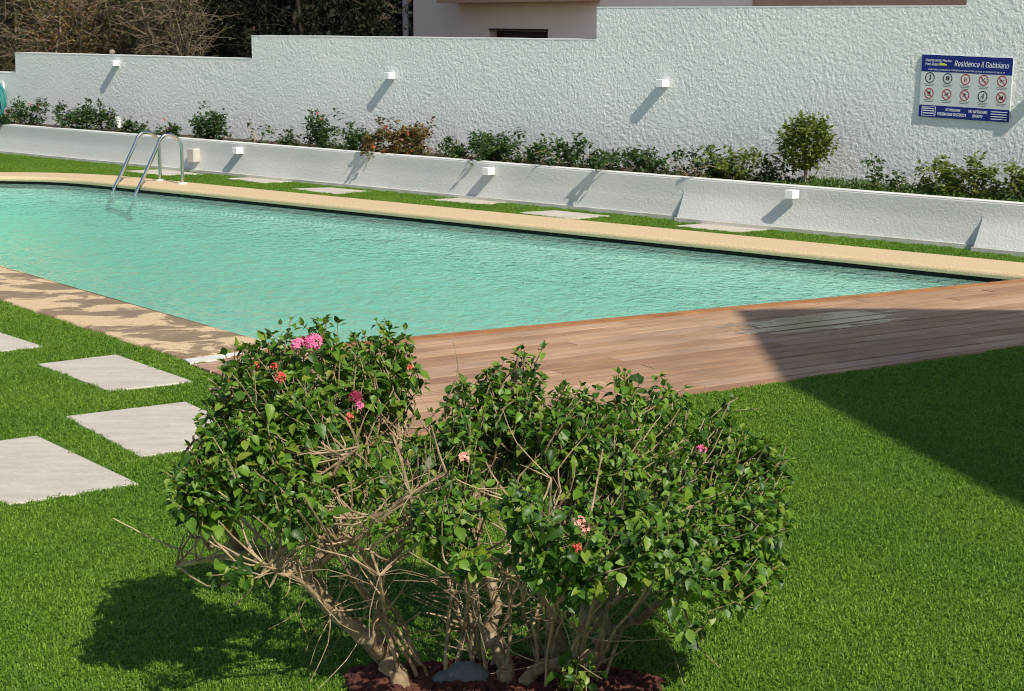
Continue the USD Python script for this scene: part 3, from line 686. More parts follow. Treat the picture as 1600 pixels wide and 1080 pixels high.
# ------------------------------------------------------------------ ladder
def ladder():
    R1, R2 = gnd(250.5, 282, .02), gnd(285.5, 287.5, .02)
    F1, F2 = gnd(177, 299.5, WATER_Z), gnd(212, 304.5, WATER_Z)
    base = (R1 + R2) / 2
    t = thing('pool_ladder', 'stainless steel pool ladder with two arched handrails', 'ladder', base)
    for Rr, Fr in ((R1, F1), (R2, F2)):
        out = np.array([Fr[0] - Rr[0], Fr[1] - Rr[1], 0]); L = np.linalg.norm(out); o = out / L
        s = L
        prof = [(0, 0), (0, .18), (0, .33), (.03 * s, .42), (.12 * s, .475), (.24 * s, .50), (.36 * s, .495), (.45 * s, .455), (.51 * s, .39)]
        end = [(.51 * s + .49 * s * k, .39 + (WATER_Z - .02 - .39) * k) for k in (.33, .66, 1.0)]
        low = [(s + .01, WATER_Z - .16)]
        pts = [Rr + o * a + Z3 * b - base for a, b in prof + end + low]
        obj('handrail', tube(spline(pts, 60), .018, 12), 'steel', t, smooth=True)
        fl = trimesh.creation.cylinder(.045, .012, sections=20); fl.apply_translation(Rr - base + Z3 * .006)
        obj('foot_flange', fl, 'lamp_white', t)
    o = np.array([*(F1 - R1)[:2], 0]); o = unit(o)
    a, b = F1 - base + o * .005, F2 - base + o * .005
    step = tube([a - Z3 * .04, b - Z3 * .04], .022, 10)
    obj('tread', step, 'steel', t, smooth=True)
ladder()

# ------------------------------------------------------------------ leaves
LT = np.array([0, .22, .48, .75, 1.0]); LW = np.array([0.02, .80, 1.0, .62, 0.0]) * .34
def leaf_template(droop=.34, fold=.42):
    V = []
    for t, w in zip(LT, LW):
        z = -droop * t * t
        V += [[t, w, z + fold * w], [t, 0, z], [t, -w, z + fold * w]]
    F = []
    for i in range(4):
        a = i * 3
        for k in (0, 1): F += [[a + k, a + k + 1, a + k + 4], [a + k, a + k + 4, a + k + 3]]
    return np.array(V, float), np.array(F)
TV, TF = leaf_template()
TV2, TF2 = np.array([[0, 0, 0], [.45, .30, .08], [1, 0, -.12], [.45, -.30, .08], [.5, 0, -.01]], float), np.array([[0, 4, 1], [1, 4, 2], [2, 4, 3], [3, 4, 0]])
def leaves_mesh(pos, d, nrm, size, tv=TV, tf=TF, width=None, rg=rng):
    """one mesh of many leaves: pos (n,3), d direction, nrm approx normal, size lengths"""
    d = d / np.linalg.norm(d, axis=1)[:, None]; w = np.cross(nrm, d); w /= np.maximum(np.linalg.norm(w, axis=1), 1e-6)[:, None]; nn = np.cross(d, w)
    width = np.ones(len(pos)) if width is None else width
    dr = rg.uniform(.1, 1.8, len(pos))
    V = pos[:, None] + size[:, None, None] * (tv[None, :, 0, None] * d[:, None] + tv[None, :, 1, None] * w[:, None] * width[:, None, None] + (tv[None, :, 2] * dr[:, None])[:, :, None] * nn[:, None])
    F = (tf[None] + (np.arange(len(pos)) * len(tv))[:, None, None])
    return V, F
def joined(V, F):
    r = Leaves((V.reshape(-1, 3), F.reshape(-1, 3))); r.per = V.shape[1]; return r
def rdir(n, rg): 
    v = rg.normal(size=(n, 3)); return v / np.linalg.norm(v, axis=1)[:, None]

# ------------------------------------------------------------------ planter shrubs
def top_y(x): return 193.3 + .0806 * x
def planter_shrub(cx, ty, hw, mat, label, dens=1.0, flowers=0, fmat='petal_red', name='planter_shrub', stem_frac=0, seed=0, depth=.42, leaf=.046, twigs=12, over=0):
    rg = np.random.default_rng(100 + seed)
    p0 = LOW0 - WN3 * depth
    base = onpl(cx, top_y(cx) - 3, p0, WN3); base[2] = soil_z
    ppm = FPX / np.linalg.norm((base - EYE)[:2]) 
    h = max((top_y(cx) - ty) / ppm + .05, .1); hwm = hw / ppm
    t = thing(name, label, 'shrub', base, 'small shrubs in the raised planter')
    # stems
    ends = []
    for k in range(twigs):
        a = rg.uniform(0, 2 * math.pi); rr = math.sqrt(rg.uniform(.05, 1)) * hwm
        hz_ = h * (rg.uniform(.45, 1.0)) * (1 - .35 * (rr / hwm) ** 2)
        e = WD3 * rr * math.cos(a) + WN3 * rr * .55 * math.sin(a) + Z3 * hz_
        m_ = e * .5 + Z3 * h * .1 + rg.normal(size=3) * .015
        st = Z3 * (-.02) + WD3 * rg.normal() * .02 * (stem_frac == 0) + WN3 * rg.normal() * .015
        pts = spline([st, m_ if not stem_frac else np.array([0, 0, h * stem_frac]) + rg.normal(size=3) * .01, e], 7)
        if k < 6: obj('stem', tube(pts, np.linspace(.007 if stem_frac else .0045, .0018, 7), 5), 'twig', t, smooth=True)
        ends.append(pts)
    if over:
        for q_ in range(over):
            e = WD3 * rg.uniform(-.7, .7) * hwm + WN3 * (depth + rg.uniform(.03, .12)) + Z3 * (low_top - soil_z + rg.uniform(.03, .13))
            pts = spline([np.array([0, 0, .0]), e * [.5, .5, .6] + Z3 * .07, e], 8); obj('stem', tube(pts, np.linspace(.004, .0015, 8), 5), 'twig', t, smooth=True); ends += [pts] * 2
    n = int(520 * dens * (hwm / .25) * (h / .3)) + 30
    nc = max(6, n // 20); k = rg.integers(0, len(ends), nc); f = rg.beta(2.4, 1.1, nc) * .999
    if stem_frac: f = .45 + .549 * f
    Cc_ = np.array([ends[a][int(b * 7)] for a, b in zip(k, f)]) + rg.normal(size=(nc, 3)) * np.array([.04, .03, .03]) * (.5 + .9 * min(1.4, hwm / .25))
    P = Cc_[rg.integers(0, nc, n)] + rg.normal(size=(n, 3)) * .026
    if stem_frac:
        v_ = rdir(n, rg); v_ = v_ * (rg.uniform(.25, 1, n) ** .45 * (.72 + .62 * meshkit.noise(v_ * 2.6 + 11, 3)))[:, None]; P = Z3 * h * .63 + v_[:, :1] * WD3 * hwm + v_[:, 1:2] * WN3 * hwm * .8 + v_[:, 2:] * Z3 * h * .36 + rg.normal(size=(n, 3)) * .02
    P[:, 2] = np.maximum(P[:, 2], .012)
    D = rdir(n, rg); D[:, 2] = D[:, 2] * .5 + .1
    N = rdir(n, rg) * .6 + Z3
    V, F = leaves_mesh(P, D, N, leaf * rg.uniform(.7, 1.35, n), TV2, TF2, rg=rg)
    obj('foliage', joined(V, F), mat, t)
    for q in range(flowers):
        e = ends[rg.integers(len(ends))][6] + rg.normal(size=3) * .03 + WN3 * .03 + Z3 * .02
        nf = 14; Vf, Ff = leaves_mesh(np.repeat(e[None], nf, 0) + rg.normal(size=(nf, 3)) * .010, rdir(nf, rg), rdir(nf, rg), rg.uniform(.014, .022, nf), TV2, TF2, rg=rg)
        obj('flower', joined(Vf, Ff), fmat, t)
    return t
PS = [
 (42, 163, 40, 'planter_leaf', 'bushy planter shrub with red flowers at the far left', dict(dens=1.5, flowers=7)),
 (132, 170, 50, 'planter_leaf', 'broad dark green planter shrub left of the ladder, beside the socket', dict(dens=1.6, flowers=1, fmat='petal_pale')),
 (262, 196, 22, 'planter_leaf', 'little planter shrub behind the ladder rails', dict(dens=1.2, flowers=2)),
 (330, 182, 52, 'planter_leaf', 'planter shrub above the beige service box', dict(dens=1.2, flowers=1)),
 (402, 200, 20, 'planter_leaf', 'thin bare seedling above the leftmost low wall lamp', dict(dens=.25, twigs=5)),
 (500, 192, 42, 'planter_leaf', 'planter shrub with a few red flowers and a tall single shoot', dict(dens=1.2, flowers=4)),
 (565, 212, 50, 'planter_leaf', 'low dense dark shrub left of the russet one', dict(dens=1.8)),
 (645, 196, 58, 'russet_leaf', 'russet and yellow leaved planter shrub', dict(dens=1.5, flowers=3)),
 (772, 214, 62, 'planter_leaf', 'wide dark green planter shrub above the middle low wall lamp', dict(dens=1.6)),
 (884, 212, 34, 'planter_leaf', 'upright planter shrub with bare lower stems, right of the wide dark one', dict(dens=1.0)),
 (945, 232, 36, 'planter_leaf', 'small open planter shrub with a lone raised tuft', dict(dens=.9)),
 (1010, 236, 42, 'planter_leaf', 'flat topped planter shrub above the wall step', dict(dens=1.1)),
 (1085, 236, 48, 'planter_leaf', 'sparse planter shrub with many bare twigs', dict(dens=.55, twigs=16)),
 (1148, 224, 38, 'yellow_green_leaf', 'yellow green spiky planter shrub', dict(dens=.9, twigs=13)),
 (1202, 256, 32, 'planter_leaf', 'low wispy shrub at the foot of the round bush', dict(dens=.8)),
 (1368, 236, 16, 'planter_leaf', 'thin lone seedling right of the round bush', dict(dens=.3, twigs=4)),
 (1404, 268, 10, 'planter_leaf', 'tiny seedling below the left end of the sign', dict(dens=.4, twigs=3)),
 (1452, 272, 36, 'yellow_green_leaf', 'low green shrub under the sign', dict(dens=1.1)),
 (1540, 268, 52, 'yellow_green_leaf', 'bushy green shrub right of the sign shadow', dict(dens=1.3)),
 (1604, 262, 30, 'yellow_green_leaf', 'green shrub cut by the right edge', dict(dens=1.2)),
]
for i, (cx, ty, hw, mt, lab, kw) in enumerate(PS): planter_shrub(cx, ty, hw * 1.22, mt, lab, seed=i, depth=.33 + .1 * (i % 3) * .5, over=1 if i in (1, 7, 8, 11, 13) else 2 if i in (0, 9) else 0, **kw)
planter_shrub(1258, 193, 42, 'yellow_green_leaf', 'round ball shaped bush on a short stem in the planter', dens=2.3, name='round_bush', stem_frac=.45, seed=55, leaf=.045, twigs=14, depth=.40)
for i, (cx, ty, hw, lab) in enumerate([(205, 192, 26, 'low tuft behind the left ladder rail'), (455, 214, 22, 'small dark tuft left of the shrub with the tall shoot'), (705, 222, 28, 'low dark tuft between the russet shrub and the wide dark one'), (838, 232, 24, 'small tuft left of the upright shrub'), (1120, 252, 30, 'low dense tuft left of the yellow green spiky shrub'), (1495, 276, 26, 'low tuft under the right end of the sign')]):
    planter_shrub(cx, ty, hw, 'planter_leaf' if cx < 1300 else 'yellow_green_leaf', lab, dens=1.3, seed=70 + i, depth=.34, name='planter_shrub')
def ground_cover(xa, xb, n, seed):
    rg = np.random.default_rng(seed)
    xs = rg.uniform(xa, xb, n); P = []
    for x in xs:
        q = onpl(x, top_y(x) - 3, LOW0 - WN3 * .4, WN3); q = q + WN3 * rg.uniform(-.4, .27); q[2] = soil_z + rg.uniform(0, .05) ; P.append(q)
    P = np.array(P); D = rdir(n, rg); D[:, 2] = abs(D[:, 2]) + .2
    V, F = leaves_mesh(P, D, rdir(n, rg) * .5 + Z3, rg.uniform(.02, .045, n), TV2, TF2, rg=rg); return joined(V, F)
tag(obj('ground_cover', ground_cover(1225, 1640, 3600, 5), 'cover_leaf'), kind='stuff', label='low green ground cover on the planter soil')
tag(obj('dry_litter', ground_cover(430, 1230, 2200, 6), 'dry_leaf'), kind='stuff', label='dry stems and leaf litter on the planter soil')

# ------------------------------------------------------------------ behind the wall
# house facade, turned out of the sun
hb0 = onpl(646, 40, UP0 - WN3 * 6.5, WN3); hb0[2] = 0
ang = math.radians(-16); ca, sa = math.cos(ang), math.sin(ang)
HD = np.array([WD[0] * ca - WD[1] * sa, WD[0] * sa + WD[1] * ca, 0]); HN = np.array([HD[1], -HD[0], 0]); HN = HN if HN[1] < 0 else -HN
if np.dot(HN, SUN) > 0:
    ang = -ang; ca, sa = math.cos(ang), math.sin(ang); HD = np.array([WD[0] * ca - WD[1] * sa, WD[0] * sa + WD[1] * ca, 0]); HN = np.array([HD[1], -HD[0], 0]); HN = HN if HN[1] < 0 else -HN
def onh(px, py): return onpl(px, py, hb0, HN)
def hal(px, py): return float(np.dot(onh(px, py) - hb0, HD))
hs = thing('neighbour_house', 'shaded mauve rendered house behind the tall wall', 'house', hb0)
a0, a1, wz1, wz0 = hal(765, 50), hal(856, 50), onh(810, 45)[2], 1.0
HL = hal(1560, 5) + .8
facade = [box_uvw(-HN * .3, HD, HN, Z3, a0, .3, 6.2), box_uvw(HD * a1 - HN * .3, HD, HN, Z3, HL - a1, .3, 6.2), box_uvw(HD * a0 - HN * .3 + Z3 * wz1, HD, HN, Z3, a1 - a0, .3, 6.2 - wz1), box_uvw(HD * a0 - HN * .3, HD, HN, Z3, a1 - a0, .3, wz0),
          box_uvw(-HN * 6, HD, HN, Z3, .3, 5.7, 6.2)]
obj('facade', cat(facade), 'render_mauve', hs)
obj('roof', box_uvw(-HD * .4 - HN * 6 + Z3 * 6.2, HD, HN, Z3, HL + .8, 6.3, .18), 'render_brown', hs)
wn = obj('window_shutter', box_uvw(HD * a0 - HN * .16 + Z3 * wz0, HD, HN, Z3, a1 - a0, .04, wz1 - wz0 - .035), 'shutter_wood', hs)
for k in range(7): obj('louvre', frame(bevel_box(a1 - a0 - .06, .03, .012, .002), HD * (a0 + a1) / 2 - HN * .11 + Z3 * (wz1 - .07 - k * .04), HD, HN, Z3), 'shutter_wood', wn)
obj('lintel', box_uvw(HD * (a0 - .012) - HN * .02 + Z3 * (wz1 - .03), HD, HN, Z3, a1 - a0 + .024, .03, .028), 'shutter_wood', hs)
# balcony and brown render band above
ba, bb = hal(715, 3), hal(938, 3)
obj('balcony', box_uvw(HD * ba + HN * .002 + Z3 * (onh(800, 4)[2]), HD, HN, Z3, bb - ba, .35, .16), 'render_brown', hs)
obj('balcony_parapet', box_uvw(HD * ba + HN * .272 + Z3 * (onh(800, 4)[2] + .16), HD, HN, Z3, bb - ba, .08, .8), 'render_mauve', hs)
br = hal(1180, 4)
obj('side_panel', box_uvw(HD * br + HN * .002, HD, HN, Z3, HL - br, .035, 4.2), 'render_brown', hs)
pp = onh(640, 20); pp[2] = 0
obj('drainpipe', tube([pp - hb0 + HN * .07, pp - hb0 + HN * .07 + Z3 * 6], .045, 12), 'pipe_grey', hs, smooth=True)
for z in (1.75, 3.4): obj('pipe_clip', frame(bevel_box(.13, .12, .03, .003), pp - hb0 + HN * .04 + Z3 * z, HD, HN, Z3), 'pipe_grey', hs)
# salmon garden wall glimpsed through the trees
sw0 = onpl(300, 60, UP0 - WN3 * 7.5, WN3); sw0[2] = 0
tag(obj('far_garden_wall', box_uvw(sw0 - WD3 * 1.2, WD3, WN3, Z3, 3.4, .25, 1.75), 'salmon_render'), 'salmon pink garden wall glimpsed behind the dark tree', 'wall')

def thicket(name, cx, hw, back, h, label, category, twig_mat, leaf_mat, nt, nl, seed, leaf=.06, elong=1.0, base_z=0.0, low=.15, spread=.5, stems=8):
    rg = np.random.default_rng(300 + seed)
    p0 = UP0 - WN3 * back
    b = onpl(cx, 40, p0, WN3); b[2] = base_z
    ppm = FPX / np.linalg.norm((b - EYE)[:2]); w = hw / ppm
    t = thing(name, label, category, b, 'trees and shrubs beyond the tall wall')
    main = []
    for k in range(stems):
        a = rg.uniform(0, 2 * math.pi); rr = w * math.sqrt(rg.uniform(.02, 1)); e = WD3 * rr * math.cos(a) + WN3 * rr * spread * math.sin(a) + Z3 * h * rg.uniform(.7, 1)
        pts = spline([rg.normal(size=3) * [.08, .08, 0], e * [.35, .35, .45] + rg.normal(size=3) * .12, e * [.8, .8, .8] + rg.normal(size=3) * .12, e], 12)
        obj('trunk' if k == 0 else 'branch', tube(pts, np.linspace(.028 if 'dark' not in leaf_mat else .05, .006, 12), 6), 'dark_bark' if 'dark' in leaf_mat else twig_mat, t, smooth=True); main.append(pts)
    parts, ends = [], []
    for k in range(nt):
        m_ = main[rg.integers(stems)]; f = rg.uniform(low, 1); s = m_[int(f * 11)]
        d = unit(rdir(1, rg)[0] * [1, 1, .8] + Z3 * .55); L = rg.uniform(.25, .75) * (.6 + .4 * h / 2.5)
        e1 = s + d * L * .5 + rg.normal(size=3) * .05; e2 = s + d * L + rg.normal(size=3) * .10 - Z3 * .03
        parts.append(tube([s, e1, e2], [.006, .004, .002], 3, cap=False)); ends.append((s, e1, e2))
    obj('twigs', cat(parts), twig_mat, t)
    if nl:
        k = rg.integers(0, nt, nl); f = rg.uniform(0, 1, nl)
        E0 = np.array([e[0] for e in ends])[k]; E2 = np.array([e[2] for e in ends])[k]
        P = E0 + (E2 - E0) * f[:, None] + rg.normal(size=(nl, 3)) * .05
        D = rdir(nl, rg) + unit(E2[0] - E0[0]) * 0 ; V, F = leaves_mesh(P, D, rdir(nl, rg) + Z3 * .5, leaf * rg.uniform(.5, 1.2, nl), TV2, TF2, width=np.full(nl, elong), rg=rg)
        obj('foliage', joined(V, F), leaf_mat, t)
T = [
 ('dry_shrub', -30, 90, 1.6, 2.6, 'dry tan brushwood shrub at the left edge behind the wall', 'shrub', 'dry_twig', 'dry_leaf', 1500, 9000, 1, {}),
 ('dry_shrub', 60, 80, 1.9, 2.9, 'dry brown shrub with a leaning bare branch behind the wall top', 'shrub', 'dry_twig', 'dry_leaf', 1500, 9000, 2, {}),
 ('dead_shrub', 100, 40, 1.2, 2.05, 'rusty orange dead shrub just above the wall', 'shrub', 'dry_twig', 'russet_leaf', 500, 3600, 3, {}),
 ('dry_shrub', 165, 70, 1.8, 2.8, 'grey brown bare twigged shrub beside the yellow tipped one', 'shrub', 'dry_twig', 'dry_leaf', 1500, 7000, 4, {}),
 ('yellow_tipped_shrub', 222, 50, 2.2, 2.8, 'shrub with yellow green tips among bare stems', 'shrub', 'dry_twig', 'olive_leaf', 900, 4200, 5, {}),
 ('dry_shrub', 262, 45, 1.6, 2.7, 'pale bare stemmed shrub at the edge of the dark trees', 'shrub', 'dry_twig', 'dry_leaf', 1100, 4200, 6, {}),
 ('dark_tree', 330, 80, 3.4, 3.4, 'dark evergreen tree with open trunk left of the wall step', 'tree', 'dark_bark', 'dark_leaf', 420, 6500, 7, dict(leaf=.07)),
 ('dark_tree', 450, 90, 3.0, 3.4, 'dark evergreen tree behind the middle of the wall, brownish tips', 'tree', 'dark_bark', 'dark_leaf', 480, 9000, 8, dict(leaf=.07)),
 ('dark_tree', 545, 55, 3.4, 3.4, 'very dark dense evergreen tree next to the drainpipe', 'tree', 'dark_bark', 'dark_leaf', 480, 10000, 9, dict(leaf=.07)),
]
for nm, cx, hw, back, h, lab, ct, tm, lm, nt, nl, sd, kw in T: thicket(nm, cx, hw, back, h, lab, ct, tm, lm, nt, nl, sd, **kw)
# hedge mass further back so that no sky shows below
AMAX = float(np.dot(hb0 - UP0, WD3)) - 1.2
def back_mass(n, seed):
    rg = np.random.default_rng(seed); P = []
    a = rg.uniform(-16, AMAX, n); z = rg.uniform(.2, 5.2, n); b = rg.uniform(5.2, 8.5, n)
    P = UP0[None] + WD3 * a[:, None] - WN3 * b[:, None] + Z3 * z[:, None]
    V, F = leaves_mesh(P, rdir(n, rg), rdir(n, rg), rg.uniform(.14, .26, n), TV2, TF2, rg=rg); return joined(V, F)
tag(obj('far_thicket', back_mass(26000, 9), 'dark_leaf'), kind='stuff', label='dark thicket far behind the garden wall')
hill = [UP0 + WD3 * a - WN3 * b + Z3 * z for a in (-60, 40) for b, z in ((9, -.5), (12, 4.5), (30, 8), (60, 9), (60, -.5))]
tag(obj('hillside', trimesh.convex.convex_hull(np.array(hill)), 'earth'), kind='structure', label='dry hillside behind the thicket')
# pale stone in the brushwood
st = trimesh.creation.icosphere(2, .5); st.vertices *= (1 + .25 * (meshkit.noise(st.vertices * 3 + 5)[:, None] - .5)); st.apply_scale([.075, .07, .055])
ps = onpl(175, 75, UP0 - WN3 * .15, WN3)
zt1 = tops[1][2]; ps[2] = zt1 + .045
tag(obj('pale_stone', moved(st, -ps), 'dry_stone', smooth=True), 'pale round stone lying on the wall top among twigs', 'stone')

# ------------------------------------------------------------------ the residence whose shadow falls over the lawn (right of and behind the camera)
HR = 6.0
shp = [g2(1600, 800) - (g2(1218, 600) - g2(1600, 800)) * 2.2, g2(1600, 800), g2(1218, 600), g2(1146, 487), g2(1300, 484), g2(1600, 487)]
off = SUN_H / math.tan(SUN_ELEV) * HR
roof = [p + off for p in shp]
roof.append(roof[-1] + np.array([1.0, .02])); roof.append(roof[-1] + np.array([0, -16.0])); roof.append(np.array([roof[0][0], roof[-1][1]]))
rp = Polygon(roof).buffer(0)
rs = thing('residence_block', 'residence block whose roof shadow falls over the right lawn and deck', 'building', (*np.array(rp.centroid.coords[0]), 0))
rc = (*np.array(rp.centroid.coords[0]), 0)
obj('wall', moved(prism(rp.buffer(-.45), -.05, HR - .2), rc), 'render_mauve', rs)
obj('roof', moved(prism(rp, HR - .2, HR), rc), 'white_paint', rs)

# ------------------------------------------------------------------ the big lantana shrub
BY = gnd(765, 1062)[1]
def build_bush():
    rg = np.random.default_rng(21)
    base = np.array([*gnd(765, 1062)[:2], 0.0])
    P = lambda x, y, dy=0.0: atY(x, y, BY + 1.9 * dy)
    t = thing('lantana_shrub', 'large spreading lantana shrub with pink flowers and gnarled tan stems in the foreground', 'shrub', base)
    limbs = []                                    # list of (points, radii)
    def limb(pts, r0, r1, n=18, wob=.006, mat='bark', name='branch', sides=9):
        q = spline(pts, n) + rg.normal(size=(n, 3)) * wob * np.r_[0, np.ones(n - 1)][:, None]
        r = np.linspace(r0, r1, n) * (1 + rg.normal(size=n) * .07)
        obj(name, tube(q - base, r, sides), mat, t, smooth=True); limbs.append((q, r)); return q
    G = lambda x, y: gnd(x, y + 18, -.02)
    # main stems (pixel x, y, depth offset)
    k = lambda *a: [G(a[0][0], a[0][1])] + [P(*p) for p in a[1:]]
    limb(k((640, 1086), (612, 1040, -.02), (580, 1000, -.04), (535, 968, -.05), (478, 900, -.04), (430, 872, -.04), (385, 868, -.05)), .029, .016, 26, name='trunk')
    limb(k((792, 1078), (786, 1030, .0), (770, 985, .02), (775, 930, .04), (740, 850, .06)), .026, .011, 20, name='trunk')
    limb(k((948, 1062), (940, 1020, .10), (952, 985, .12), (930, 920, .14), (960, 850, .16), (1000, 780, .18)), .020, .008, 20, name='trunk')
    limb(k((872, 1050), (872, 1000, .02), (868, 950, .0), (890, 880, -.04), (930, 800, -.05)), .024, .009, 20, name='trunk')
    limb(k((800, 1070), (840, 1050, -.05), (900, 1028, -.08), (930, 1026, -.09)), .020, .012, 12)
    limb([P(930, 1000, .1), P(985, 975, .05), P(1040, 940, .0), P(1100, 880, -.05), P(1150, 820, -.05)], .013, .005)
    limb([P(868, 950, .0), P(950, 880, -.08), P(1050, 850, -.12), P(1130, 800, -.12)], .012, .005)
    limb([P(930, 920, .14), P(1020, 830, .20), P(1090, 740, .22), P(1150, 690, .22)], .011, .004)
    limb([P(890, 880, -.04), P(880, 780, .05), P(900, 690, .10), P(930, 620, .12)], .010, .004)
    limb([P(740, 850, .06), P(760, 760, .1), P(790, 660, .12), P(810, 560, .12)], .010, .0035)
    limb([P(775, 930, .04), P(700, 850, .10), P(650, 760, .16), P(610, 650, .2), P(585, 560, .2)], .012, .004)
    limb([P(478, 900, -.04), P(520, 830, .04), P(560, 740, .1), P(570, 640, .16), P(560, 560, .18)], .013, .004)
    limb([P(388, 868, -.05), P(362, 838, -.06), P(358, 770, -.06), P(366, 700, -.05), P(395, 650, -.02), P(420, 600, 0)], .016, .006, 20)
    limb([P(366, 700, -.05), P(350, 650, -.08), P(330, 610, -.1)], .007, .003, 10)
    limb([P(395, 650, -.02), P(430, 620, .02), P(470, 570, .05), P(490, 535, .06)], .008, .003, 12)
    limb([P(430, 872, -.04), P(470, 800, -.10), P(520, 735, -.14), P(560, 700, -.14)], .010, .004, 14)
    limb([P(478, 900, -.04), P(540, 850, -.12), P(620, 790, -.16), P(700, 740, -.18)], .012, .004, 14)
    limb([P(330, 858, -.06), P(305, 800, -.10), P(290, 770, -.12), P(294, 720, -.12), P(300, 680, -.1)], .008, .003, 14)
    limb([P(390, 868, -.05), P(340, 852, -.06), P(322, 842, -.06), P(293, 826, -.07)], .006, .004, 10)
    limb([P(535, 968, -.05), P(500, 935, -.14), P(450, 900, -.2), P(420, 885, -.22)], .008, .004, 12, mat='twig')
    # cut sticks and long bare shoots at the left
    limb([P(392, 864, -.06), P(340, 872, -.10), P(275, 883, -.13)], .0085, .006, 10, wob=.001, mat='cut_stick')
    limb([P(392, 862, -.05), P(402, 833, -.05)], .007, .005, 4, wob=0, mat='cut_stick')
    limb([P(360, 888, -.03), P(300, 866, -.04), P(240, 842, -.05), P(177, 810, -.06)], .0035, .0015, 14, wob=.001, mat='cut_stick')
    limb([P(330, 876, -.04), P(290, 862, -.05), P(250, 848, -.05)], .003, .0012, 8, wob=.001, mat='cut_stick')
    limb([P(590, 1000, -.04), P(600, 905, -.05), P(625, 850, -.02), P(640, 800, .0)], .010, .005, 12, mat='twig')
    limb([P(960, 1055, .1), P(1010, 1062, .05), P(1040, 1060, .0)], .009, .006, 8, mat='twig')
    limb([P(600, 905, -.05), P(560, 860, -.1), P(500, 845, -.12), P(455, 850, -.12)], .006, .003, 10, mat='twig')
    limb([P(690, 655, .1), P(700, 625, .1), P(716, 580, .1), P(708, 535, .1)], .003, .0010, 8, wob=.001, mat='twig')
    for _ in range(34):
        x0 = rg.uniform(610, 950); a0 = G(x0, 1060 + rg.uniform(-18, 14)); x1 = x0 + rg.normal() * 60 + (x0 - 780) * .9; y1 = rg.uniform(700, 860)
        limb([a0, P(x0 + (x1 - x0) * .25, 985, rg.normal() * .06), P(x0 + (x1 - x0) * .6, 900, rg.normal() * .10), P(x1, y1, rg.normal() * .14)], rg.uniform(.004, .008), .0025, 10, wob=.005, sides=6, mat='twig', name='stem')
    # crown: (pixel x, y, radius px, depth offset, sprigs)
    blobs = [(430, 600, 80, .02, 40), (375, 660, 90, -.06, 46), (320, 700, 62, -.12, 30), (300, 770, 45, -.12, 22), (455, 690, 85, -.05, 34), (400, 740, 55, -.04, 18), (520, 620, 75, .08, 32), (585, 575, 62, .16, 34), (600, 650, 70, .14, 32),
             (545, 730, 60, -.06, 14), (655, 740, 55, .05, 10), (690, 690, 60, .10, 24), (740, 640, 55, .12, 24), (805, 590, 50, .12, 28), (812, 550, 26, .12, 8), (770, 700, 85, .04, 44), (850, 650, 75, .10, 40), (900, 620, 55, .16, 26), (890, 720, 90, .0, 46), (960, 690, 85, .08, 44),
             (985, 610, 30, .14, 10), (1010, 640, 50, .16, 20), (1060, 690, 80, .12, 42), (1120, 700, 75, .14, 40), (1165, 665, 52, .16, 30), (1215, 720, 40, .08, 20), (1215, 800, 45, -.02, 22), (1060, 640, 40, .18, 16), (1170, 750, 62, .06, 32), (1190, 700, 35, .10, 12), (1000, 770, 90, -.06, 46), (1090, 790, 90, -.10, 50), (1160, 830, 68, -.06, 36), (1190, 880, 42, -.04, 16), (1150, 910, 62, -.10, 34),
             (1105, 955, 40, -.10, 16), (1060, 880, 75, -.16, 34), (960, 840, 80, -.18, 38), (880, 810, 75, -.16, 34), (800, 790, 60, -.16, 22), (720, 780, 60, -.15, 14), (830, 870, 50, -.15, 12), (900, 890, 45, -.15, 12), (660, 810, 40, -.14, 10), (460, 790, 40, -.14, 8), (735, 865, 22, -.2, 5), (905, 1045, 26, -.05, 3), (360, 870, 30, -.1, 4), (640, 650, 48, .12, 18), (665, 700, 40, .08, 10), (690, 750, 60, .0, 20), (620, 800, 60, -.05, 18), (560, 770, 55, -.04, 16), (700, 830, 50, -.08, 14), (500, 800, 40, -.06, 10), (420, 760, 60, -.10, 16), (340, 640, 50, -.02, 14), (380, 590, 45, .02, 12), (500, 520, 16, .06, 4), (505, 555, 35, .06, 10)]
    blobs = [((x - 745) * .955 + 745, y, r * 1.0, d * 1.15 - (.05 if x < 470 else .0) - (.05 if y > 790 else 0), n * (.7 if (470 < x < 730 and y > 700) else 1)) for x, y, r, d, n in blobs]
    core = P(740, 880, .0)
    lp, ld, ln, ls = [], [], [], []
    tw = []
    tips = []
    LP = np.vstack([q for q, r in limbs if r.mean() > .0045 or r.max() > .0065] )
    for bx, by, br, dy, ns in blobs:
        c = P(bx, by + 14, dy); R = br * c[1] / FPX
        for _ in range(int(ns * 2.75)):
            v = rdir(1, rg)[0]; v[2] = v[2] * .8 + .18
            s = c + v * R * rg.uniform(.35, 1.0) ** .6 * np.array([1, 1.25, 1])
            if meshkit.noise(s * 6.5, 4) + .45 * meshkit.noise(s * 17, 9) < .715 + rg.uniform(-.06, .06): continue
            out = unit(s - core); d = unit(out * .55 + Z3 * rg.uniform(.1, .75) + rdir(1, rg)[0] * .55 + SUN * .25)
            L = rg.uniform(.06, .125)
            e = s + d * L * .55; b0 = s - d * L * .45
            # twig to the nearest limb point lower or nearer the core
            dd = np.linalg.norm(LP - b0, axis=1) + 1.2 * np.maximum(LP[:, 2] - b0[2], 0)
            a = LP[rg.choice(np.argsort(dd)[:14])]
            mid = (a + b0) / 2 + rdir(1, rg)[0] * .025 - Z3 * .012
            if np.linalg.norm(a - b0) < (.26 if rg.random() < .5 else .12): tw.append(tube(spline([a, mid, b0, e], 7), np.linspace(.0031, .0013, 7), 4, cap=False))
            else: tw.append(tube([b0, s, e], [.002, .0016, .0012], 4, cap=False))
            tips.append((e, d))
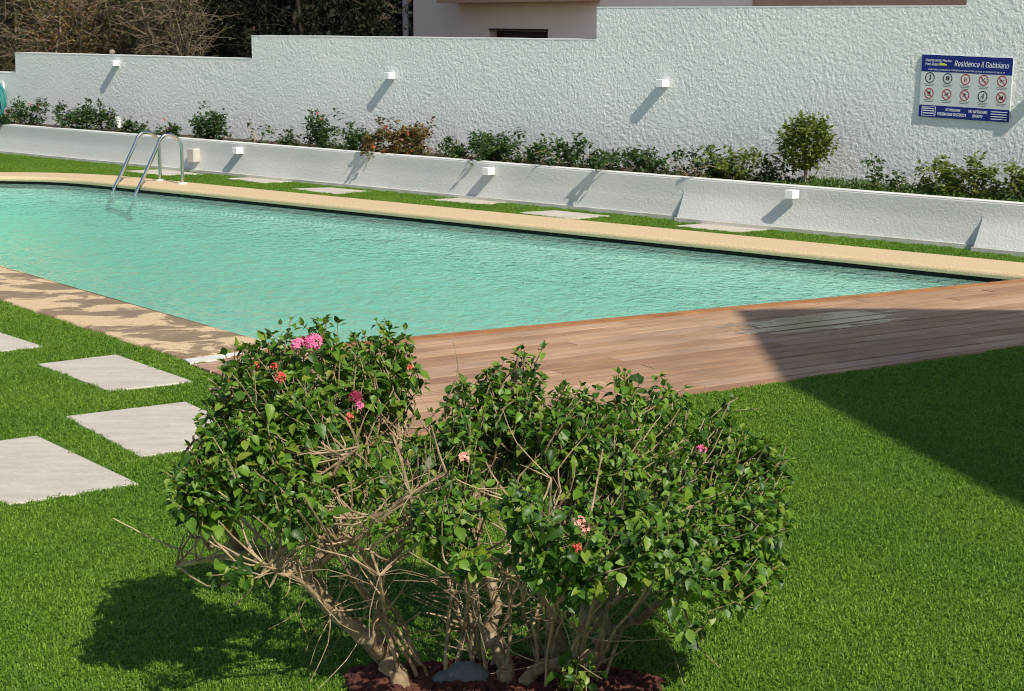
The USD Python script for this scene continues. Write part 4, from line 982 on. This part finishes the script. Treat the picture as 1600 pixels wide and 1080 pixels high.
            w = unit(np.cross(d, rdir(1, rg)[0])); w2 = np.cross(d, w)
            npair = rg.integers(3, 6)
            for q in range(npair):
                f = (q + .6) / npair; o = b0 + (e - b0) * f; ax = (w if q % 2 == 0 else w2); size = rg.uniform(.028, .054) * (1.05 - .45 * f)
                for sg_ in (-1, 1):
                    if rg.random() < .10: continue
                    ldv = unit(ax * sg_ + d * rg.uniform(.15, .6) - Z3 * rg.uniform(-.15, 1.0) + rdir(1, rg)[0] * .5)
                    lp.append(o + ldv * .008); ld.append(ldv); ln.append(d * .6 + Z3 * .6 + rdir(1, rg)[0] * .55); ls.append(size)
            for q in range(3):
                ldv = unit(d + rdir(1, rg)[0] * .7); lp.append(e); ld.append(ldv); ln.append(Z3 + rdir(1, rg)[0] * .5); ls.append(rg.uniform(.014, .028))
    ls = [q * (.95 if rg.random() < .75 else .62) for q in ls]; lp, ld, ln, ls = map(np.array, (lp, ld, ln, ls))
    V, F = leaves_mesh(lp, ld, ln, ls, width=rg.uniform(.85, 1.15, len(lp)), rg=rg)
    V = V - base
    # the 300 leaves that show largest: biggest and nearest the lens
    score = ls / np.linalg.norm(lp - EYE, axis=1) * (1 + .6 * (np.linalg.norm(lp - (core + np.array([0, .25, 0])), axis=1) / .8)) - (lp[:, 1] - BY) * .02
    big = np.argsort(-score)[:300]; rest = np.setdiff1d(np.arange(len(lp)), big)
    for i in big: obj('leaf', joined(V[i][None], TF[None]), 'lantana_leaf', t, smooth=True)
    tag(obj('foliage', joined(V[rest], np.tile(TF[None], (len(rest), 1, 1)) + (np.arange(len(rest)) * len(TV))[:, None, None]), 'lantana_leaf', t, smooth=True), kind='stuff')
    # bare dead twigs, tangled through the lower middle
    dead = []
    zones = [((420, 860), (40, 30), 26), ((560, 930), (60, 45), 110), ((620, 820), (110, 70), 230), ((480, 860), (60, 40), 60), ((480, 790), (70, 50), 60), ((770, 930), (60, 55), 120), ((700, 880), (90, 60), 90), ((860, 920), (70, 50), 70), ((960, 960), (80, 45), 70), ((900, 760), (90, 50), 60), ((1050, 850), (80, 60), 50), ((640, 700), (90, 50), 50), ((800, 1010), (90, 40), 70), ((600, 960), (60, 40), 80), ((700, 960), (60, 50), 80), ((850, 985), (80, 35), 60)]
    for (zx, zy), (sx, sy), n_ in zones:
        for _ in range(int(n_ * .5)):
            a = P(zx + rg.normal() * sx, zy + rg.normal() * sy, rg.normal() * .17 - .03)
            if a[2] < .03: continue
            q_ = LP[rg.choice(np.argsort(np.linalg.norm(LP - a, axis=1))[:6])]
            if np.linalg.norm(q_ - a) > .22: continue
            d = unit(unit(a - q_) * .8 + unit(a - base) * .4 + Z3 * rg.uniform(-.1, .6) + rdir(1, rg)[0] * .7); L = rg.uniform(.05, .22); a = q_
            m_ = a + d * L * .5 + rdir(1, rg)[0] * L * .12; e = a + d * L + rdir(1, rg)[0] * L * .15
            e[2] = max(e[2], .02); m_[2] = max(m_[2], .02)
            r0 = rg.choice([.0012, .0018, .0026, .0038], p=[.45, .35, .15, .05]); dead.append(tube(spline([a, m_, e], 5), np.linspace(r0, r0 * .55, 5), 4))
    tag(obj('twigs', moved(cat(tw + dead), base), 'twig', t), kind='stuff')
    # lime coloured leaf cluster low in the middle
    a = P(735, 862, -.24); n_ = 6
    Vq, Fq = leaves_mesh(np.repeat(a[None], n_, 0), rdir(n_, rg) + np.array([0, -.5, -.3]), rdir(n_, rg) + Z3, rg.uniform(.03, .05, n_), rg=rg)
    tag(obj('lime_leaves', joined(Vq - base, Fq), 'lime_leaf', t, smooth=True), label='bright lime young leaves')
    # flower heads: domes of small five lobed florets
    def head(x, y, dy, R, mat, nfl, lab=None):
        c = P(x, y, dy - .07); up = unit(Z3 * .7 + unit(EYE - c) * .7); fs = []
        for q in range(nfl):
            v = unit(up * rg.uniform(.25, 1.1) + rdir(1, rg)[0] * .8); o = c + v * R
            a1 = unit(np.cross(v, rdir(1, rg)[0])); a2 = np.cross(v, a1); rr = R * rg.uniform(.38, .5)
            pts = [o - v * .001]; FF = []
            for m_ in range(10):
                th_ = m_ * math.pi / 5; r_ = rr * (1.0 if m_ % 2 == 0 else .55); pts.append(o + (a1 * math.cos(th_) + a2 * math.sin(th_)) * r_ + v * (.002 if m_ % 2 == 0 else 0))
            FF = [[0, 1 + m_, 1 + (m_ + 1) % 10] for m_ in range(10)]
            fs.append(trimesh.Trimesh(pts, FF, process=False))
        for q in range(max(5, nfl // 3)):          # the tubes below the florets
            v = unit(up * .2 + rdir(1, rg)[0] * .9); fs.append(tube([c - up * R * .5, c + v * R * .8], [.0012, .0014], 4, cap=False))
        fs.append(tube([c - up * R * 2.2, c - up * R * .4], [.0012, .0016], 5, cap=False))
        m = moved(cat(fs), base)
        tag(obj('flower_head', m, mat, t), label=lab)
    head(490, 536, -.02, .021, 'petal_pink', 30, 'bright pink flower head at the top'); head(466, 540, -.02, .017, 'petal_pink', 22, 'bright pink flower head at the top'); head(478, 532, .01, .013, 'petal_dark', 12)
    head(438, 590, -.10, .012, 'petal_red', 18, 'coral red flower head'); head(428, 574, -.05, .009, 'petal_red', 10); head(402, 570, -.02, .008, 'petal_red', 8); head(356, 600, -.06, .008, 'petal_red', 8)
    head(556, 622, -.02, .017, 'petal_dark', 22, 'dark crimson flower head'); head(563, 636, -.04, .012, 'petal_pink', 14); head(546, 652, -.06, .010, 'petal_red', 12)
    head(724, 716, -.14, .013, 'petal_pale', 14, 'small pale pink flower head in the middle'); head(1096, 704, -.08, .012, 'petal_pink', 14, 'small pink flower head at the right')
    head(905, 816, -.26, .013, 'petal_pale', 14, 'pale pink flower head facing the lens'); head(915, 828, -.26, .013, 'petal_pale', 16); head(902, 856, -.25, .010, 'petal_red', 10)
    head(640, 574, .10, .008, 'petal_red', 8)
    return t
build_bush()

# red lava chips and grey stones in the bed
def chips(n, seed):
    rg = np.random.default_rng(seed); b = trimesh.creation.icosphere(0, 1.0); ms = []
    while len(ms) < n:
        p = bed_c + np.array([rg.uniform(-.5, .5), rg.uniform(-.32, .32)])
        if not bed.contains(Point(p)): continue
        m = b.copy(); m.vertices = m.vertices * rg.uniform(.6, 1.3, m.vertices.shape)
        m.apply_transform(trimesh.transformations.random_rotation_matrix(rg.random(3))); m.apply_scale(rg.uniform(.006, .017) * np.array([1, 1, .8]))
        m.apply_translation([p[0], p[1], rg.uniform(-.006, .022)]); ms.append(m)
    return cat(ms)
tag(obj('lava_gravel', chips(4200, 31), 'lava_red'), kind='stuff', label='red lava chips spread under the big shrub')
for (x, y, sx, sy, sz, lab) in [(728, 1046, .062, .045, .042, 'larger rounded grey stone among the red chips at the shrub foot'), (692, 1050, .030, .026, .026, 'smaller grey stone left of the larger one on the red chips')]:
    m = trimesh.creation.icosphere(3, 1.0); m.vertices *= (1 + .35 * (meshkit.fbm(m.vertices * 1.6 + x, 3)[:, None] - .5)); m.apply_scale([sx, sy, sz])
    p = gnd(x, y + 14, .02); m.apply_translation(p * 0); 
    o_ = usdkit.mesh(stage, numbered('/World', 'grey_stone'), m, '/World/Looks/grey_stone', smooth=True); o_.AddTranslateOp().Set(Gf.Vec3d(*p)); tag(o_.GetPrim(), lab, 'stone')

# ------------------------------------------------------------------ artificial turf blades
def turf():
    rg = np.random.default_rng(41)
    pi = UsdGeom.PointInstancer.Define(stage, '/World/turf_grass')
    tag(pi.GetPrim(), 'short green artificial turf blades', None, None, 'stuff')
    protos = []
    for v in range(5):
        nb = 78; V, F = [], []
        for b in range(nb):
            o = np.array([rg.uniform(-.034, .034), rg.uniform(-.034, .034), 0]); a = rg.uniform(0, 2 * math.pi); lean = rg.uniform(.3, 1.2); L = rg.uniform(.011, .023)
            d = np.array([math.cos(a), math.sin(a), 0]); w = np.array([-d[1], d[0], 0]) * rg.uniform(.0011, .0020)
            m_ = o + Z3 * L * .55 + d * L * .3 * lean; e = o + Z3 * L * (.95 - .5 * lean) + d * L * .85 * lean
            i = len(V); V += [o - w, o + w, m_ - w, m_ + w, e]; F += [[i, i + 1, i + 3], [i, i + 3, i + 2], [i + 2, i + 3, i + 4]]
        m = usdkit.mesh(stage, f'/World/turf_grass/tuft_{v:03d}' if v else '/World/turf_grass/tuft', (np.array(V), np.array(F)), '/World/Looks/turf_blade'); set_tone(m, 5, len(V)); protos.append(m.GetPath())
    pi.CreatePrototypesRel().SetTargets(protos)
    obstacles = unary_union([solids] + [p for p in slab_polys] + [bed.buffer(-.03)]).buffer(.014)
    wall_line = Polygon([(LOW0 + WD3 * a - WN3 * b)[:2] for a, b in ((-30, -.04), (40, -.04), (40, 5), (-30, 5))])
    bul = Polygon([(LOW0 + WD3 * a + WN3 * b)[:2] for a, b in ((t1, -.1), (t2, -.1), (t2 + 9, -.1), (t2 + 9, .05), (t2, .155), (t2, .03), (t1, .13))])
    obstacles = unary_union([obstacles, wall_line, bul])
    pts = []
    for (y0, y1, st_) in ((3.9, 8.2, .044), (8.2, 12.6, .050), (12.6, 25, .058)):
        ys = np.arange(y0, y1, st_)
        for y in ys:
            hw = y * 800 / FPX * 1.05 + .25
            xs = np.arange(-hw, hw, st_); pts.append(np.c_[xs + rg.uniform(-.5, .5, len(xs)) * st_, y + rg.uniform(-.5, .5, len(xs)) * st_])
    pts = np.vstack(pts)
    shapely.prepare(obstacles); keep = ~shapely.contains(obstacles, shapely.points(pts)); pts = pts[keep]
    n = len(pts); a = rg.uniform(0, 2 * math.pi, n)
    pi.CreatePositionsAttr(Vt.Vec3fArray.FromNumpy(np.c_[pts, np.zeros(n)].astype(np.float32)))
    q = np.zeros((n, 4), np.float32); q[:, 0] = np.cos(a / 2); q[:, 3] = np.sin(a / 2)
    pi.CreateOrientationsAttr(Vt.QuathArray([Gf.Quath(float(x[0]), 0, 0, float(x[3])) for x in q]))
    sc = rg.uniform(.8, 1.15, n).astype(np.float32); pi.CreateScalesAttr(Vt.Vec3fArray.FromNumpy(np.c_[sc, sc, sc].astype(np.float32)))
    pi.CreateProtoIndicesAttr(Vt.IntArray.FromNumpy(rg.integers(0, 5, n).astype(np.int32)))
    return n
print('tufts', turf())
